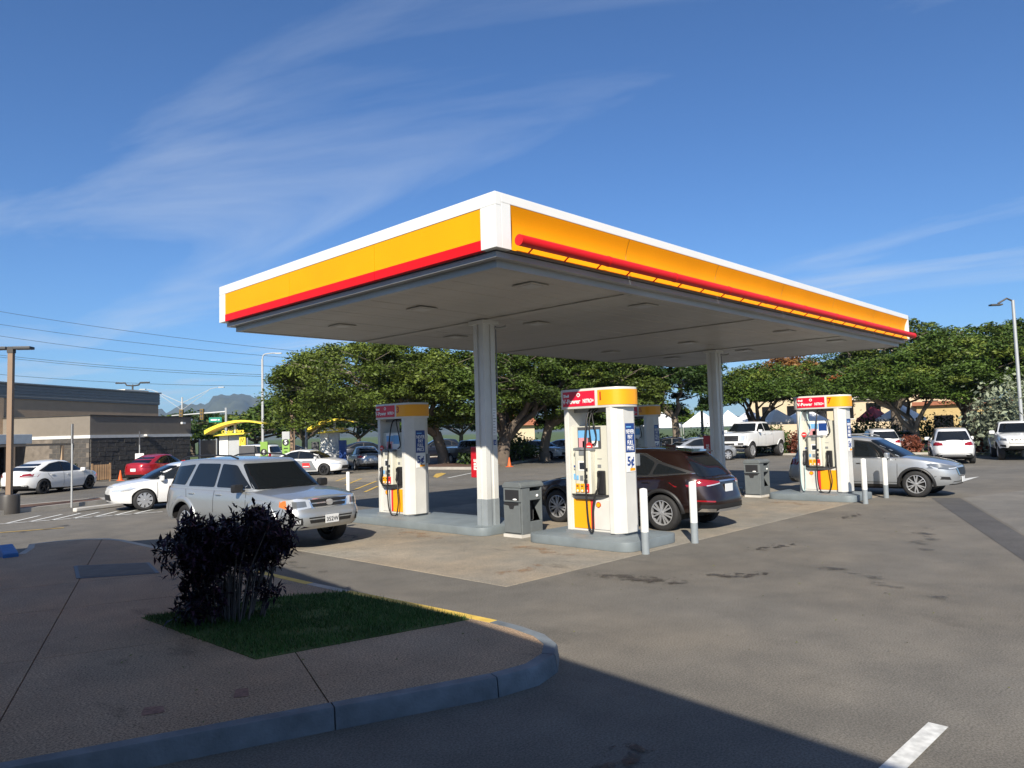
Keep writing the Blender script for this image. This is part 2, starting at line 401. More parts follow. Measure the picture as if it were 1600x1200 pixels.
for i in range(6): line((41.0, 3.4 + i * 2.75), (46.3, 4.6 + i * 2.75), .1, 'line_white')
sheet('lane_strip', [(19.35, 31.55), (19.88, 27.87), (21.67, 30.36), (27.5, 33.0), (28, 37), (21.55, 35.14)], 'concrete', .006)
# ---------------------------------------------------------------- near pavement
def clip_half(poly, n, d, keep=1):
    out = []
    for i in range(len(poly)):
        p, q = poly[i - 1], poly[i]; a = (p[0] * n[0] + p[1] * n[1] - d) * keep; b = (q[0] * n[0] + q[1] * n[1] - d) * keep
        if a >= 0: out.append(p)
        if a * b < 0:
            t = a / (a - b); out.append((p[0] + (q[0] - p[0]) * t, p[1] + (q[1] - p[1]) * t))
    return out
tip = [(4.21, 4.30), (4.62, 4.24), (4.98, 4.34), (5.25, 4.55), (5.42, 4.85), (5.50, 5.25), (5.52, 5.6)]
path = [(-6, 8.08), (-2, 6.6), (0, 5.86), (1.0, 5.49), (1.86, 5.17), (3.0, 4.75)] + tip
far = [(5.5, 6.4), (5.46, 7.3), (5.42, 8.15), (5.40, 9.0), (5.40, 10.5), (5.42, 12), (5.44, 13.5), (5.42, 15), (5.40, 16.2)]
far2 = [(5.28, 16.75), (4.95, 17.15), (4.45, 17.35), (3.95, 17.3)]
allp = path + far + far2 + [(3.75, 16.6), (3.45, 15.9)]
def offset_path(pts, w):
    out = []
    for i, p in enumerate(pts):
        a = Vector(pts[max(i - 1, 0)]); b = Vector(pts[min(i + 1, len(pts) - 1)]); d = (b - a).normalized()
        out.append((p[0] - d.y * w, p[1] + d.x * w))
    return out
inner = offset_path(allp, .145)
def kerb(i0, i1, m, h=.15):
    a = list(allp[i0:i1 + 1]); b = list(inner[i0:i1 + 1]); mb = MB(); n = len(a)
    for L_ in (a, b):
        for e_, f_ in ((0, 1), (-1, -2)):
            d_ = (Vector(L_[f_]) - Vector(L_[e_])).normalized() * .005; L_[e_] = (L_[e_][0] + d_.x, L_[e_][1] + d_.y)
    for k in range(n - 1):
        for (o, pr) in ((0, None),):
            p0, p1, q0, q1 = a[k], a[k + 1], b[k], b[k + 1]
            u0 = (p0[0] + (q0[0] - p0[0]) * .13, p0[1] + (q0[1] - p0[1]) * .13); u1 = (p1[0] + (q1[0] - p1[0]) * .13, p1[1] + (q1[1] - p1[1]) * .13)
            vs = [(*p0, -.03), (*p1, -.03), (*u1, h - .02), (*u0, h - .02)]
            e0 = (u0[0] + (q0[0] - u0[0]) * .1, u0[1] + (q0[1] - u0[1]) * .1); e1 = (u1[0] + (q1[0] - u1[0]) * .1, u1[1] + (q1[1] - u1[1]) * .1)
            vs += [(*e0, h + .003), (*e1, h + .003), (*q0, h + .003), (*q1, h + .003), (*q0, -.03), (*q1, -.03)]
            mb.add(vs, [(0, 1, 2, 3), (3, 2, 5, 4), (4, 5, 7, 6), (6, 7, 9, 8)])
    pts = mb.v
    for o_ in (0, (n - 2) * 10):
        idx = [0, 3, 4, 6, 8] if o_ == 0 else [1, 2, 5, 7, 9]
        mb.f.append(tuple(i + o_ for i in idx))
        if n == 2 and o_ == 0: mb.f.append(tuple([1, 2, 5, 7, 9])); break
    return tag(mb.build('kerb', m, merge=True, smooth=40), kind='structure')
cuts = [0, 1, 2, 3, 5, 6]
for a, b in zip(cuts, cuts[1:]): kerb(a, b, 'kerb_grey')
kerb(6, 8, 'kerb_grey'); kerb(8, 12, 'kerb_grey')
n0 = len(path)
kerb(n0 - 1, n0, 'kerb_yellow'); kerb(n0, n0 + 1, 'kerb_yellow'); kerb(n0 + 1, n0 + 2, 'kerb_yellow'); kerb(n0 + 2, n0 + 3, 'kerb_plain'); kerb(n0 + 3, n0 + 4, 'kerb_yellow')
for k in range(n0 + 4, n0 + 8): kerb(k, k + 1, 'kerb_plain')
kerb(n0 + 8, n0 + 12, 'kerb_plain'); kerb(n0 + 12, n0 + 14, 'kerb_plain')
tag(MB().ext([(3.18, 15.55, 0), (3.42, 15.55, 0), (3.66, 17.1, 0), (3.42, 17.1, 0)], (0, 0, .22)).build('ramp_kerb', 'kerb_blue', bevel=.03), 'blue painted ramp kerb at the far left end of the pavement', 'kerb')
walk_poly = inner + [(3.3, 15.75), (-6, 14.9)]
pav = struct('pavement', MB().prism(walk_poly, -.03, .132), 'soil')
ang = math.atan2(-.87, 2.35); nx = Vector((-math.sin(ang), math.cos(ang))); tx = Vector((math.cos(ang), math.sin(ang)))
rows = [-99, 8.15, 10.45, 12.3, 99]; cols_ = [-99, -3.2, -1.0, 1.15, 99]
for a, b in zip(rows, rows[1:]):
    for c, d in zip(cols_, cols_[1:]):
        pl = walk_poly
        for n_, dd, kp in ((nx, a + .006, 1), (nx, b - .006, -1), (tx, c + .006, 1), (tx, d - .006, -1)):
            pl = clip_half(pl, n_, dd, kp)
            if len(pl) < 3: break
        if len(pl) >= 3: MB().prism(pl, .0, .15).build('pavement_slab', 'sidewalk', pav)
# utility hatch set in the pavement
hp = [(3.4, 12.2), (3.72, 13.5), (4.62, 12.75), (4.35, 11.6)]
hat = tag(MB().prism(hp, .13, .158).build('utility_cover', 'dark_grey', bevel=.004, seg=1), 'dark steel utility cover let into the shaded pavement', 'cover')
hq = [((p[0] - 4.02) * .9 + 4.02, (p[1] - 12.5) * .9 + 12.5) for p in hp]
MB().prism(hq, .158, .162).build('lid', 'cover_concrete', hat)
# faint red utility marks sprayed on the pavement
sheet('spray_mark', [(2.62, 5.55), (2.72, 5.50), (2.80, 5.68), (2.72, 5.72)], 'spray_red', .1535)
sheet('spray_mark', [(2.02, 5.72), (2.16, 5.66), (2.20, 5.80), (2.10, 5.88), (2.05, 5.80)], 'spray_red', .1535)
# lawn patch
gp = [(3.12, 8.85), (3.2, 6.34), (5.33, 5.86), (5.27, 8.15), (4.6, 8.55)]
struct('lawn_bed', MB().prism(gp, .12, .158), 'lawn')
def inside(poly, x, y):
    c = False
    for i in range(len(poly)):
        (x0, y0), (x1, y1) = poly[i - 1], poly[i]
        if (y0 > y) != (y1 > y) and x < (x1 - x0) * (y - y0) / (y1 - y0) + x0: c = not c
    return c
mb = MB(); k = 0
while k < 19000:
    x, y = random.uniform(3.0, 5.5), random.uniform(5.7, 9)
    if not inside(gp, x + random.gauss(0, .025), y + random.gauss(0, .025)): continue
    k += 1
    if math.sin(x * 5.1 + 1.3 * math.sin(y * 3.7)) * math.sin(y * 4.3 + x) > .62 and random.random() < .7: continue
    h_ = random.uniform(.02, .055) * (1.5 if random.random() < .06 else 1); a = random.uniform(0, 2 * PI); w = .0045
    lx, ly = random.gauss(0, .02), random.gauss(0, .02)
    mb.add([(x - w * math.cos(a), y - w * math.sin(a), .156), (x + w * math.cos(a), y + w * math.sin(a), .156), (x + lx, y + ly, .156 + h_)], [(0, 1, 2)])
tag(mb.build('grass', 'grass'), 'short green grass on the wedge of lawn beside the yellow kerb', 'grass', kind='stuff')
# leaf litter on the pavement and asphalt: tiny flakes
mb = MB()
for i in range(150):
    x, y = (random.uniform(2, 5.2), random.uniform(5, 9)) if i < 60 else (random.uniform(5, 20), random.uniform(0, 7))
    z = .158 if i < 60 else .012
    if i < 60 and not inside(walk_poly, x, y): continue
    if i >= 60 and x < 5.8: continue
    a = random.uniform(0, 6.28); l = random.uniform(.015, .04)
    mb.add([(x, y, z), (x + l * math.cos(a), y + l * math.sin(a), z + .006), (x + l * .6 * math.cos(a + .7), y + l * .6 * math.sin(a + .7), z + .01)], [(0, 1, 2)])
tag(mb.build('litter', 'leaf_olive'), 'dry leaf flakes and scraps scattered over pavement and asphalt', 'litter', kind='stuff')
# ---------------------------------------------------------------- foreground shrub
def leaf_quad(mb, p, d, l, w, n=None, curl=.15):
    d = d.normalized(); s_ = d.cross(n if n else Vector((0, 0, 1)))
    s_ = s_.normalized() if s_.length > 1e-3 else d.orthogonal().normalized()
    u = s_.cross(d)
    m_ = p + d * l * .5 + u * l * curl; t = p + d * l
    mb.add([p, m_ + s_ * w / 2, t, m_ - s_ * w / 2], [(0, 1, 2, 3)])
sh = thing('shrub', 'dark purple-leaved shrub with bare pale stems on the shaded lawn', 'shrub', (3.72, 7.95, .15))
mb = MB(); lf = MB(); lf2 = MB(); tips = []
for i in range(46):
    a = random.uniform(0, 2 * PI); r0 = random.uniform(.02, .36); r1 = r0 + random.uniform(.1, .36)
    c, s_ = math.cos(a), math.sin(a); hgt = random.uniform(.75, 1.12)
    p0 = Vector((c * r0, s_ * r0, 0)); p2 = Vector((c * r1 + random.gauss(0, .05), s_ * r1 + random.gauss(0, .05), hgt)); p1 = (p0 + p2) / 2 + Vector((random.gauss(0, .03), random.gauss(0, .03), .05))
    mb.tube([p0, p1, p2], [.011, .008, .004], 5); tips += [p2, p2 * .9 + p1 * .1, p1 * .5 + p2 * .5]
    if random.random() < .45: tips.append(p1 * .7 + p2 * .3)
    if random.random() < .3: tips.append(p0 * .45 + p1 * .55 + Vector((c * .12, s_ * .12, 0)))
mb.build('stems', 'stem', sh, smooth=60)
for i in range(70):
    a = random.uniform(0, 2 * PI); r = .62 * math.sqrt(random.random()) + .06; tips.append(Vector((math.cos(a) * r, math.sin(a) * r, random.uniform(.66, 1.1) - .12 * r)))
for i in range(60):   # skirt on the left-hand, far side
    a = random.uniform(1.3, 3.9); q_ = random.uniform(.35, 1); tips.append(Vector((math.cos(a) * .52 * q_, math.sin(a) * .62 * q_, random.uniform(.12, .75))))
for t in tips:
    for j in range(24):
        d = Vector((random.gauss(0, 1), random.gauss(0, 1), random.gauss(.35, .8)))
        leaf_quad(lf if random.random() < .78 else lf2, t + Vector((random.gauss(0, .035), random.gauss(0, .035), random.gauss(0, .04))), d, random.uniform(.07, .16), random.uniform(.025, .042))
tag(lf.build('foliage', 'leaf_purple', sh), kind='stuff'); tag(lf2.build('foliage', 'leaf_plum', sh), kind='stuff')
# ---------------------------------------------------------------- the store the photographer stands beside (it casts the near shadow)
st = thing('store_building', 'store behind the camera whose shadow covers the near pavement', 'building', (-4.5, 4, 0))
sp = [(-2.01, -10.0), (.81, 11.9), (-1.75, 13.3), (-12, 15), (-12, -10)]
sin_ = [(-2.9, -9.5), (-.05, 11.6), (-1.9, 12.7), (-11.5, 14.2), (-11.5, -9.5)]
MB().prism(sin_, 0, 4.55).build('wall', 'store_wall', st, world=True)
MB().prism(sp, 4.55, 5.0).build('roof', 'metal_roof', st, world=True)
# ---------------------------------------------------------------- stains and scuffs on the paving
def stain(cx_, cy_, rx, ry, rz, m, z=.012):
    o = MB().add([(rx * math.cos(2 * PI * i / 24), ry * math.sin(2 * PI * i / 24), 0) for i in range(24)] + [(0, 0, .0001)], [tuple(range(24))]).build('paving_stain', m)
    o.location = (cx_, cy_, z); o.rotation_euler = (0, 0, rz); tag(o, kind='structure')
for a in [(8.72, 6.1, 1.4, .45, rad(-78), 'oil_spill'), (9.6, 5.2, .7, .22, rad(-60), 'oil_spill', .0135), (9.9, 5.0, .8, .3, rad(-40), 'oil_stain'), (12.3, 5.75, 1.6, .5, rad(-10), 'oil_stain'), (17.2, 6.2, 1.6, .5, rad(5), 'oil_stain'), (3.9, 2.9, .7, .4, .3, 'oil_stain'), (8.9, 13.3, 1.3, .6, 1.5, 'oil_stain'), (15.5, 9.2, 1.5, .8, 1.4, 'oil_stain'),
          (9.8, 8.9, 1.8, .55, rad(88), 'rust_stain'), (9.9, 12.4, 2.0, .6, rad(86), 'rust_stain'), (8.2, 7.9, 1.0, .5, .2, 'rust_stain'), (19.3, 8.4, 1.8, .6, rad(85), 'rust_stain'),
          (10.5, 3.6, 3.5, .5, rad(60), 'tyre_scuff'), (14.5, 4.0, 4.0, .6, rad(20), 'tyre_scuff'), (6.4, 11.5, 3.0, .35, rad(88), 'tyre_scuff'), (5.2, 21.5, 3.0, .6, rad(40), 'tyre_scuff')]:
    stain(*a)
for i in range(5):
    r_ = random.Random(i); stain(r_.uniform(6.5, 20), r_.uniform(-1, 6.6), r_.uniform(.05, .16), r_.uniform(.04, .1), r_.uniform(0, 3), 'oil_stain', .0125 + i * .0001)
# ---------------------------------------------------------------- canopy
CX0, CX1, CY0, CY1, CZ0, CZ1 = 7.23, 26.0, 7.2, 15.93, 4.70, 5.50
can = thing('fuel_canopy', 'large flat fuel station canopy with white, yellow and red fascia on two columns', 'canopy', (16.6, 11.5, 0))
B = lambda mb, n, m, **k: mb.build(n, m, can, world=True, **k)
# white fascia frame
B(MB().box(CX0, CX0 + .12, CY0, CY1, 5.31, CZ1), 'fascia_cap', 'white_paint', bevel=.01)
B(MB().box(CX0 + .12, CX1, CY0, CY0 + .12, 5.36, CZ1), 'fascia_cap', 'white_paint', bevel=.01)
B(MB().box(CX0 + .12, CX1, CY1 - .12, CY1, CZ0, CZ1), 'fascia_back', 'white_paint', bevel=.01)
B(MB().box(CX1 - .12, CX1, CY0 + .12, CY1 - .12, CZ0, CZ1), 'fascia_back', 'white_paint', bevel=.01)
B(MB().box(CX0, CX0 + .12, CY0, CY0 + .31, CZ0, 5.308), 'corner_panel', 'white_paint', bevel=.006)
B(MB().box(CX0 + .122, CX0 + .31, CY0, CY0 + .12, CZ0, 5.358), 'corner_panel', 'white_paint', bevel=.006)
B(MB().box(CX0, CX0 + .12, CY1 - .27, CY1, CZ0, 5.308), 'corner_panel', 'white_paint', bevel=.006)
B(MB().box(CX1 - .1, CX1, CY0, CY0 + .12, CZ0, 5.358), 'corner_panel', 'white_paint', bevel=.006)
# left face: yellow and red sheets in three lengths each
ys = [CY0 + .312, 10.1, 12.9, CY1 - .272]
for a, b in zip(ys, ys[1:]):
    B(MB().box(CX0 + .012, CX0 + .1, a + .005, b - .005, 4.853, 5.307), 'yellow_panel', 'yellow_panel')
    B(MB().box(CX0 + .004, CX0 + .1, a + .005, b - .005, CZ0, 4.850), 'red_panel', 'red_panel')
# right face: concave yellow panels with a red light bar carried on brackets
xs = [CX0 + .315, 10.5, 13.6, 16.7, 19.8, 22.9, CX1 - .102]
def cove(t): return CY0 + .10 * math.sin(PI * min(1, max(0, t))) * (1 if t < .55 else .9)
for a, b in zip(xs, xs[1:]):
    mb = MB(); z0, z1 = CZ0, 5.356; n = 10
    mb.grid(1, n, lambda u, v: (a + .005 + (b - a - .010) * u, CY0 + .004 + .10 * math.sin(PI * v) ** 1.0, z0 + (z1 - z0) * v))
    B(mb, 'yellow_panel', 'yellow_panel', smooth=60)
    L = b - a
tx = [7.5, 9.6, 11.6, 13.6, 15.3, 17.3, 19.3, 21.3, 23.3, 25.75]
for a, b in zip(tx, tx[1:]):
    B(MB().tube([(a + .004, CY0 - .18, 4.805), (b - .004, CY0 - .18, 4.805)], .082, 14), 'light_bar', 'red_tube', smooth=40)
    B(MB().tube([(b - .03, CY0 - .18, 4.805), (b + .03, CY0 - .18, 4.805)], .087, 14), 'coupling', 'red_tube', smooth=40)
x = 7.9
while x < 25.7:
    B(MB().obox((x, CY0 - .07, 4.755), (.018, .20, .018), rx=rad(-32)), 'bracket', 'red_tube')
    x += .82
# soffit: gutter band, long pans, seams, lights
IN = .36
B(MB().box(CX0 + .12, CX1 - .12, CY0 + .12, CY0 + IN, 4.60, 4.68), 'gutter', 'gutter_grey')
B(MB().box(CX0 + .12, CX1 - .12, CY1 - IN, CY1 - .12, 4.60, 4.68), 'gutter', 'gutter_grey')
B(MB().box(CX0 + .12, CX0 + IN, CY0 + IN, CY1 - IN, 4.60, 4.68), 'gutter', 'gutter_grey')
B(MB().box(CX1 - IN, CX1 - .12, CY0 + IN, CY1 - IN, 4.60, 4.68), 'gutter', 'gutter_grey')
B(MB().box(CX0 + IN - .1, CX1 - IN + .1, CY0 + IN - .1, CY0 + IN, 4.49, 4.60), 'gutter_lip', 'soffit')
B(MB().box(CX0 + IN - .1, CX1 - IN + .1, CY1 - IN, CY1 - IN + .1, 4.49, 4.60), 'gutter_lip', 'soffit')
B(MB().box(CX0 + IN - .1, CX0 + IN, CY0 + IN, CY1 - IN, 4.49, 4.60), 'gutter_lip', 'soffit')
B(MB().box(CX1 - IN, CX1 - IN + .1, CY0 + IN, CY1 - IN, 4.49, 4.60), 'gutter_lip', 'soffit')
B(MB().box(CX0 + .12, CX1 - .12, CY0 + .12, CY1 - .12, 4.70, 5.38), 'roof_deck', 'gutter_grey')
y = CY0 + IN; npan = 30; wp = (CY1 - CY0 - 2 * IN) / npan
base = MB().box(CX0 + IN, CX1 - IN, 0.003, wp - .003, 4.50, 4.56).mesh('soffit_panel', bevel=.006, seg=1)
for i in range(npan):
    o = link('soffit_panel', base, 'soffit', can, (-16.6, y + i * wp - 11.5, random.uniform(-.004, .004)))
for xx in (10.9, 15.9, 21.1):
    B(MB().box(xx - .13, xx + .13, CY0 + IN, CY1 - IN, 4.478, 4.492), 'seam_strip', 'soffit')
lp = MB().box(-.22, .22, -.22, .22, -.02, .0).mesh('light_frame', bevel=.006, seg=1)
ll = MB().box(-.15, .15, -.15, .15, -.026, -.02).mesh('lens', bevel=.01)
for xx in (8.85, 12.1, 18.5, 22.0):
    for yy in (8.05, 10.85 if xx != 22.0 else 10.9, 13.55):
        f_ = link('recessed_light', lp, 'soffit', can, (xx - 16.6, yy - 11.5, 4.488)); link('lens', ll, 'lens_grey', f_)
# columns: folded white cladding, grey foot
for cx_, cy_ in ((10.9, 11.3), (21.1, 11.5)):
    w, d = .17, .15
    prof = [(-w, -d), (-.045, -d), (-.045, -d + .03), (.045, -d + .03), (.045, -d), (w, -d), (w, d), (.045, d), (.045, d - .03), (-.045, d - .03), (-.045, d), (-w, d), (-w, .04), (-w + .03, .04), (-w + .03, -.04), (-w, -.04)]
    c = B(MB().prism([(cx_ + a, cy_ + b) for a, b in prof], .72, 4.477), 'column', 'column_white')
    MB().prism([(cx_ + a * 1.04, cy_ + b * 1.04) for a, b in prof], .15, .72).build('foot', 'base_grey', c, world=True)
    MB().box(cx_ - .24, cx_ + .24, cy_ - .22, cy_ + .22, 4.40, 4.476).build('head_plate', 'column_white', c, world=True)
    MB().tube([(cx_ + w + .03, cy_ - d - .01, 4.38), (cx_ + w + .03, cy_ - d - .01, 2.9)], .014, 6).build('conduit', 'grey_plastic', c, world=True)
    MB().tube([(cx_ + w, cy_ - d, 4.33), (cx_ + w + .1, cy_ - d - .12, 4.33), (cx_ + w + .16, cy_ - d - .2, 4.36)], .03, 6).build('bracket', 'gutter_grey', c, world=True)
    # notice sheet and blue access sticker on the column face towards the forecourt
    n_ = MB().box(cx_ + .05, cx_ + w - .012, cy_ - d - .004, cy_ - d, 2.05, 2.62).build('notice', 'white_print', c, world=True)
    for k in range(9): MB().box(cx_ + .06, cx_ + w - .03 - .02 * (k % 3), cy_ - d - .006, cy_ - d - .004, 2.57 - k * .06, 2.582 - k * .06).build('print_line', 'grey_plastic', n_, world=True)
    MB().box(cx_ + .055, cx_ + .135, cy_ - d - .005, cy_ - d, 1.84, 1.95).build('sticker', 'blue_print', c, world=True)
    MB().obox((cx_ + .095, cy_ - d - .007, 1.90), (.012, .002, .05)).obox((cx_ + .1, cy_ - d - .007, 1.873), (.04, .002, .012)).build('wheelchair_symbol', 'white_print', c, world=True)
# fire extinguisher cabinets on the far side of the columns
for (ex, ey, lab) in ((11.02, 11.62, 'red extinguisher cabinet on the column beside pump 3'), (21.25, 11.83, 'red extinguisher cabinet on the column beyond the dark brown car')):
    t = thing('extinguisher_cabinet', lab, 'cabinet', (ex, ey, 1.15), group='extinguisher cabinets on the columns')
    MB().box(-.14, .14, -.13, .17, 0, .66).build('body', 'extinguisher_red', t, bevel=.02)
    text('FIRE', .13, 'white_print', t, (-.143, .02, .28), (0, 0, 1), (0, 1, 0), 'lettering', weight=.004)
# ---------------------------------------------------------------- islands
def island(x0, x1, y0, y1, lab, r=.3):
    p = round_poly([(x0, y0), (x1, y0), (x1, y1), (x0, y1)], r)
    return tag(MB().prism(p, .006, .175).build('pump_island', 'island_grey', bevel=.018, smooth=40), lab, 'pump island', 'raised grey pump islands')
island(10.38, 12.0, 7.38, 9.78, 'grey concrete island carrying pump 1 and ending at two bollards')
island(10.38, 12.0, 10.95, 16.6, 'grey concrete island carrying pump 3 and the nearer canopy column')
island(20.15, 21.75, 7.15, 9.55, 'grey concrete island carrying pump 7')
island(20.15, 21.75, 10.95, 16.6, 'grey concrete island carrying the farther canopy column and the half-hidden pump')
# ---------------------------------------------------------------- fuel pumps
def scallop(mb, c, r, right, up, n, t):
    """shell-shaped emblem: scalloped fan above a small foot"""
    R_, U_, N_ = Vector(right), Vector(up), Vector(n); pts = []
    for i in range(29):
        a = rad(-35 + 250 * i / 28); k = r * (1 + .05 * abs(math.sin(i * PI / 4)))
        pts.append((k * math.cos(a), k * math.sin(a) * .95))
    pts += [(-.42 * r, -.72 * r), (-.42 * r, -.95 * r), (.42 * r, -.95 * r), (.42 * r, -.72 * r)]
    mb.ext([Vector(c) + R_ * x + U_ * y for x, y in pts], N_ * t)
    return mb
XM, YM = (0, -1, 0), (0, 0, 1)     # 'right' and 'up' on a face that looks along -X
def fuel_pump(num, lab, loc, style):
    t = thing('fuel_pump', lab, 'fuel pump', loc, group='numbered fuel pumps under the canopy')
    P = lambda mb, n, m, **k: mb.build(n, m, t, **k)
    # plinth, end pillars, body
    P(MB().box(-.33, .33, -.62, .62, 0, .05), 'plinth', 'grey_plastic')
    for s_ in (1, -1):
        if s_ == 1:
            pp = [(-.30, .50), (.30, .50), (.30, .60), (.24, .66), (-.24, .66), (-.30, .60)]
        else:
            pp = [(-.30, -.40), (.30, -.40), (.36, -.44), (.36, -.54), (.27, -.62), (.16, -.68), (-.16, -.68), (-.27, -.62), (-.36, -.54), (-.36, -.44)]
        P(MB().prism(pp, .045, 2.34), 'end_pillar', 'white_plastic', bevel=.012)
        # top of the frame runs through to the far side
    P(MB().box(-.26, .26, -.40, .50, .05, .70), 'lower_cabinet', 'white_plastic')
    P(MB().box(-.22, .22, -.40, .50, .70, 2.0), 'upper_cabinet', 'cream_plastic')
    P(MB().box(-.12, .12, -.40, .50, 2.26, 2.335), 'top_rail', 'grey_plastic')
    yl = 1 if style == 'a' else -1
    # lower door: yellow, red stripe, white with emblem
    for fx, nx_ in ((-.262, -1), (.262, 1)):
        x0, x1 = (fx - .012, fx) if nx_ < 0 else (fx, fx + .012)
        if style == 'a': yy = ((.46, .06, 'yellow_sign'), (.055, -.015, 'red_print'), (-.02, -.385, 'white_plastic'))
        else: yy = ((.47, .13, 'white_plastic'), (.125, .055, 'red_print'), (.05, -.385, 'yellow_sign'))
        for a, b, m in yy: P(MB().box(x0, x1, b, a, .09, .63), 'door_panel', m, bevel=.003, seg=1)
    ey = -.13 if style == 'a' else .30
    e = P(scallop(MB(), (-.275, ey, .54), .055, XM, YM, (-1, 0, 0), .006), 'emblem', 'orange_digit')
    scallop(MB(), (-.282, ey, .54), .042, XM, YM, (-1, 0, 0), .004).build('emblem_face', 'yellow_sign', e)
    # shelf and payment module
    P(MB().ext([(-.26, .50, .70), (-.31, .46, .70), (-.40, .30, .70), (-.40, -.08, .70), (-.33, -.28, .70), (-.26, -.40, .70)], (0, 0, .03)), 'shelf', 'black_plastic')
    md = P(MB().ext([(-.22, 0 + .34, .74), (-.345, .34, .74), (-.37, .30, .74), (-.37, .0, .74), (-.345, -.04, .74), (-.22, -.04, .74)], (0, 0, .80)), 'payment_module', 'cream_plastic', bevel=.012)
    MB().ext([(-.2, .36, 1.54), (-.36, .36, 1.54), (-.40, .15, 1.56), (-.36, -.06, 1.54), (-.2, -.06, 1.54)], (0, 0, .05)).build('hood', 'grey_plastic', md)
    MB().box(-.384, -.365, .09, .21, 1.46, 1.54).build('display', 'grey_plastic', md)
    MB().box(-.386, -.367, .10, .20, 1.20, 1.32).build('display', 'screen', md, bevel=.004)
    MB().box(-.376, -.366, .07, .23, 1.17, 1.35).build('display_bezel', 'white_print', md)
    MB().box(-.38, -.366, .02, .07, 1.16, 1.22).build('card_slot', 'black_plastic', md)
    MB().box(-.38, -.366, .24, .29, 1.0, 1.08).build('sticker', 'sky_print', md)
    MB().box(-.38, -.366, .13, .20, .99, 1.08).build('keypad', 'grey_plastic', md)
    MB().box(-.38, -.366, .03, .10, 1.03, 1.10).build('reader', 'black_plastic', md)
    MB().box(-.38, -.366, .03, .11, .94, 1.01).build('reader', 'dark_grey', md)
    for k, m in enumerate(('yellow_sign', 'yellow_sign', 'red_print')):
        if style != 'a': m = ('yellow_sign', 'yellow_sign', 'yellow_sign')[k] if k < 2 else 'red_print'
        bt = MB().box(-.388, -.366, .215 - k * .11, .305 - k * .11, .77, .93).build('grade_button', m, md, bevel=.006)
        MB().lathe([(0, -.004), (.02, -.004), (.022, 0)], 10, (-.388, .26 - k * .11, .80), 'X').build('push_spot', 'white_print', bt)
        MB().box(-.392, -.388, .235 - k * .11, .285 - k * .11, .875, .895).build('grade_mark', 'black_print', bt)
    # stickers on the cabinet
    for (a, b, c, d, m) in ((.47, .37, 1.22, 1.26, 'blue_print'), (.47, .38, 1.17, 1.2, 'grey_plastic'), (.48, .37, .99, 1.10, 'sky_print'), (-.10, -.18, 1.22, 1.28, 'grey_plastic'), (-.10, -.2, 1.38, 1.39, 'grey_plastic')):
        P(MB().box(-.226, -.22, b, a, c, d), 'sticker', m)
    # poster board above
    pb = P(MB().box(-.235, -.221, -.2, .34, 1.58, 1.98), 'poster_board', 'dark_grey' if style == 'a' else 'white_print')
    for (a, b, c, d, m) in ((.31, .10, 1.60, 1.78, 'pink_print'), (.32, .06, 1.78, 1.92, 'sky_print'), (.04, -.18, 1.72, 1.93, 'sky_print' if num != 7 else 'blue_print'), (.0, -.14, 1.6, 1.72, 'white_print'), (.22, .14, 1.60, 1.72, 'white_print')):
        MB().box(-.245 - .001 * (d > 1.8), -.236, b, a, c, d).build('poster', m, pb)
    # hanging red warning sign
    sg = P(MB().lathe([(0, -.008), (.075, -.008), (.075, .008), (0, .008)], 8, (-.30, .02 if style == 'a' else .44, 1.62), 'X'), 'warning_sign', 'red_print')
    MB().obox((-.312, .02 if style == 'a' else .44, 1.62), (.004, .09, .02)).build('print_line', 'white_print', sg)
    # nozzle boots, nozzles and hoses
    for yb in ((-.21,) if style == 'a' else (-.22, .44)):
        bt = P(MB().box(-.30, -.222, yb - .075, yb + .075, .73, 1.17), 'nozzle_boot', 'black_plastic', bevel=.02)
        nz_ = P(MB().tube([(-.33, yb, 1.12), (-.345, yb, .98), (-.36, yb + .01, .86), (-.34, yb + .02, .79)], [.022, .03, .028, .015], 8).obox((-.345, yb, 1.10), (.05, .04, .09)), 'nozzle', 'black_rubber' if yb < 0 else 'dark_grey')
    def hose(pts, m, r=.014):
        P(MB().tube(smooth_path(pts), r, 7), 'hose', m, smooth=60)
    if style == 'a':
        hose([(-.05, .03, 2.33), (-.28, .03, 2.25), (-.40, .04, 1.7), (-.42, .04, 1.0), (-.40, .03, .3), (-.38, -.02, .06), (-.37, -.06, .12), (-.39, -.09, .5), (-.37, -.16, .78), (-.345, -.21, .84)], 'black_rubber', .019)
        hose([(-.05, -.08, 2.33), (-.3, -.08, 2.2), (-.33, -.17, 1.85), (-.30, -.12, 1.68), (-.26, -.02, 1.66)], 'black_rubber')
        hose([(-.05, -.03, 2.33), (-.22, -.03, 2.28), (-.33, -.02, 2.05), (-.31, -.03, 1.7)], 'black_rubber')
    else:
        hose([(-.05, .06, 2.3), (-.25, .06, 2.25), (-.36, .07, 1.7), (-.42, .07, 1.0), (-.40, .08, .3), (-.38, .0, .04), (-.38, -.2, .03), (-.39, -.30, .3), (-.38, -.27, .6), (-.345, -.22, .84)], 'black_rubber', .016)
        hose([(-.05, .04, 2.3), (-.25, -.1, 2.28), (-.3, -.22, 2.05), (-.28, -.28, 1.7), (-.3, -.2, 1.6)], 'black_rubber', .014)
        if num == 7:
            hose([(-.05, .47, 2.33), (-.3, .5, 2.2), (-.34, .56, 1.6), (-.36, .56, 1.0), (-.36, .56, .3), (-.36, .5, .05), (-.37, .44, .2), (-.36, .44, .75)], 'pale_hose', .016)
            hose([(-.05, .42, 2.33), (-.3, .32, 2.1), (-.3, .24, 1.8), (-.28, .36, 1.62), (-.28, .46, 1.7)], 'pale_hose', .014)
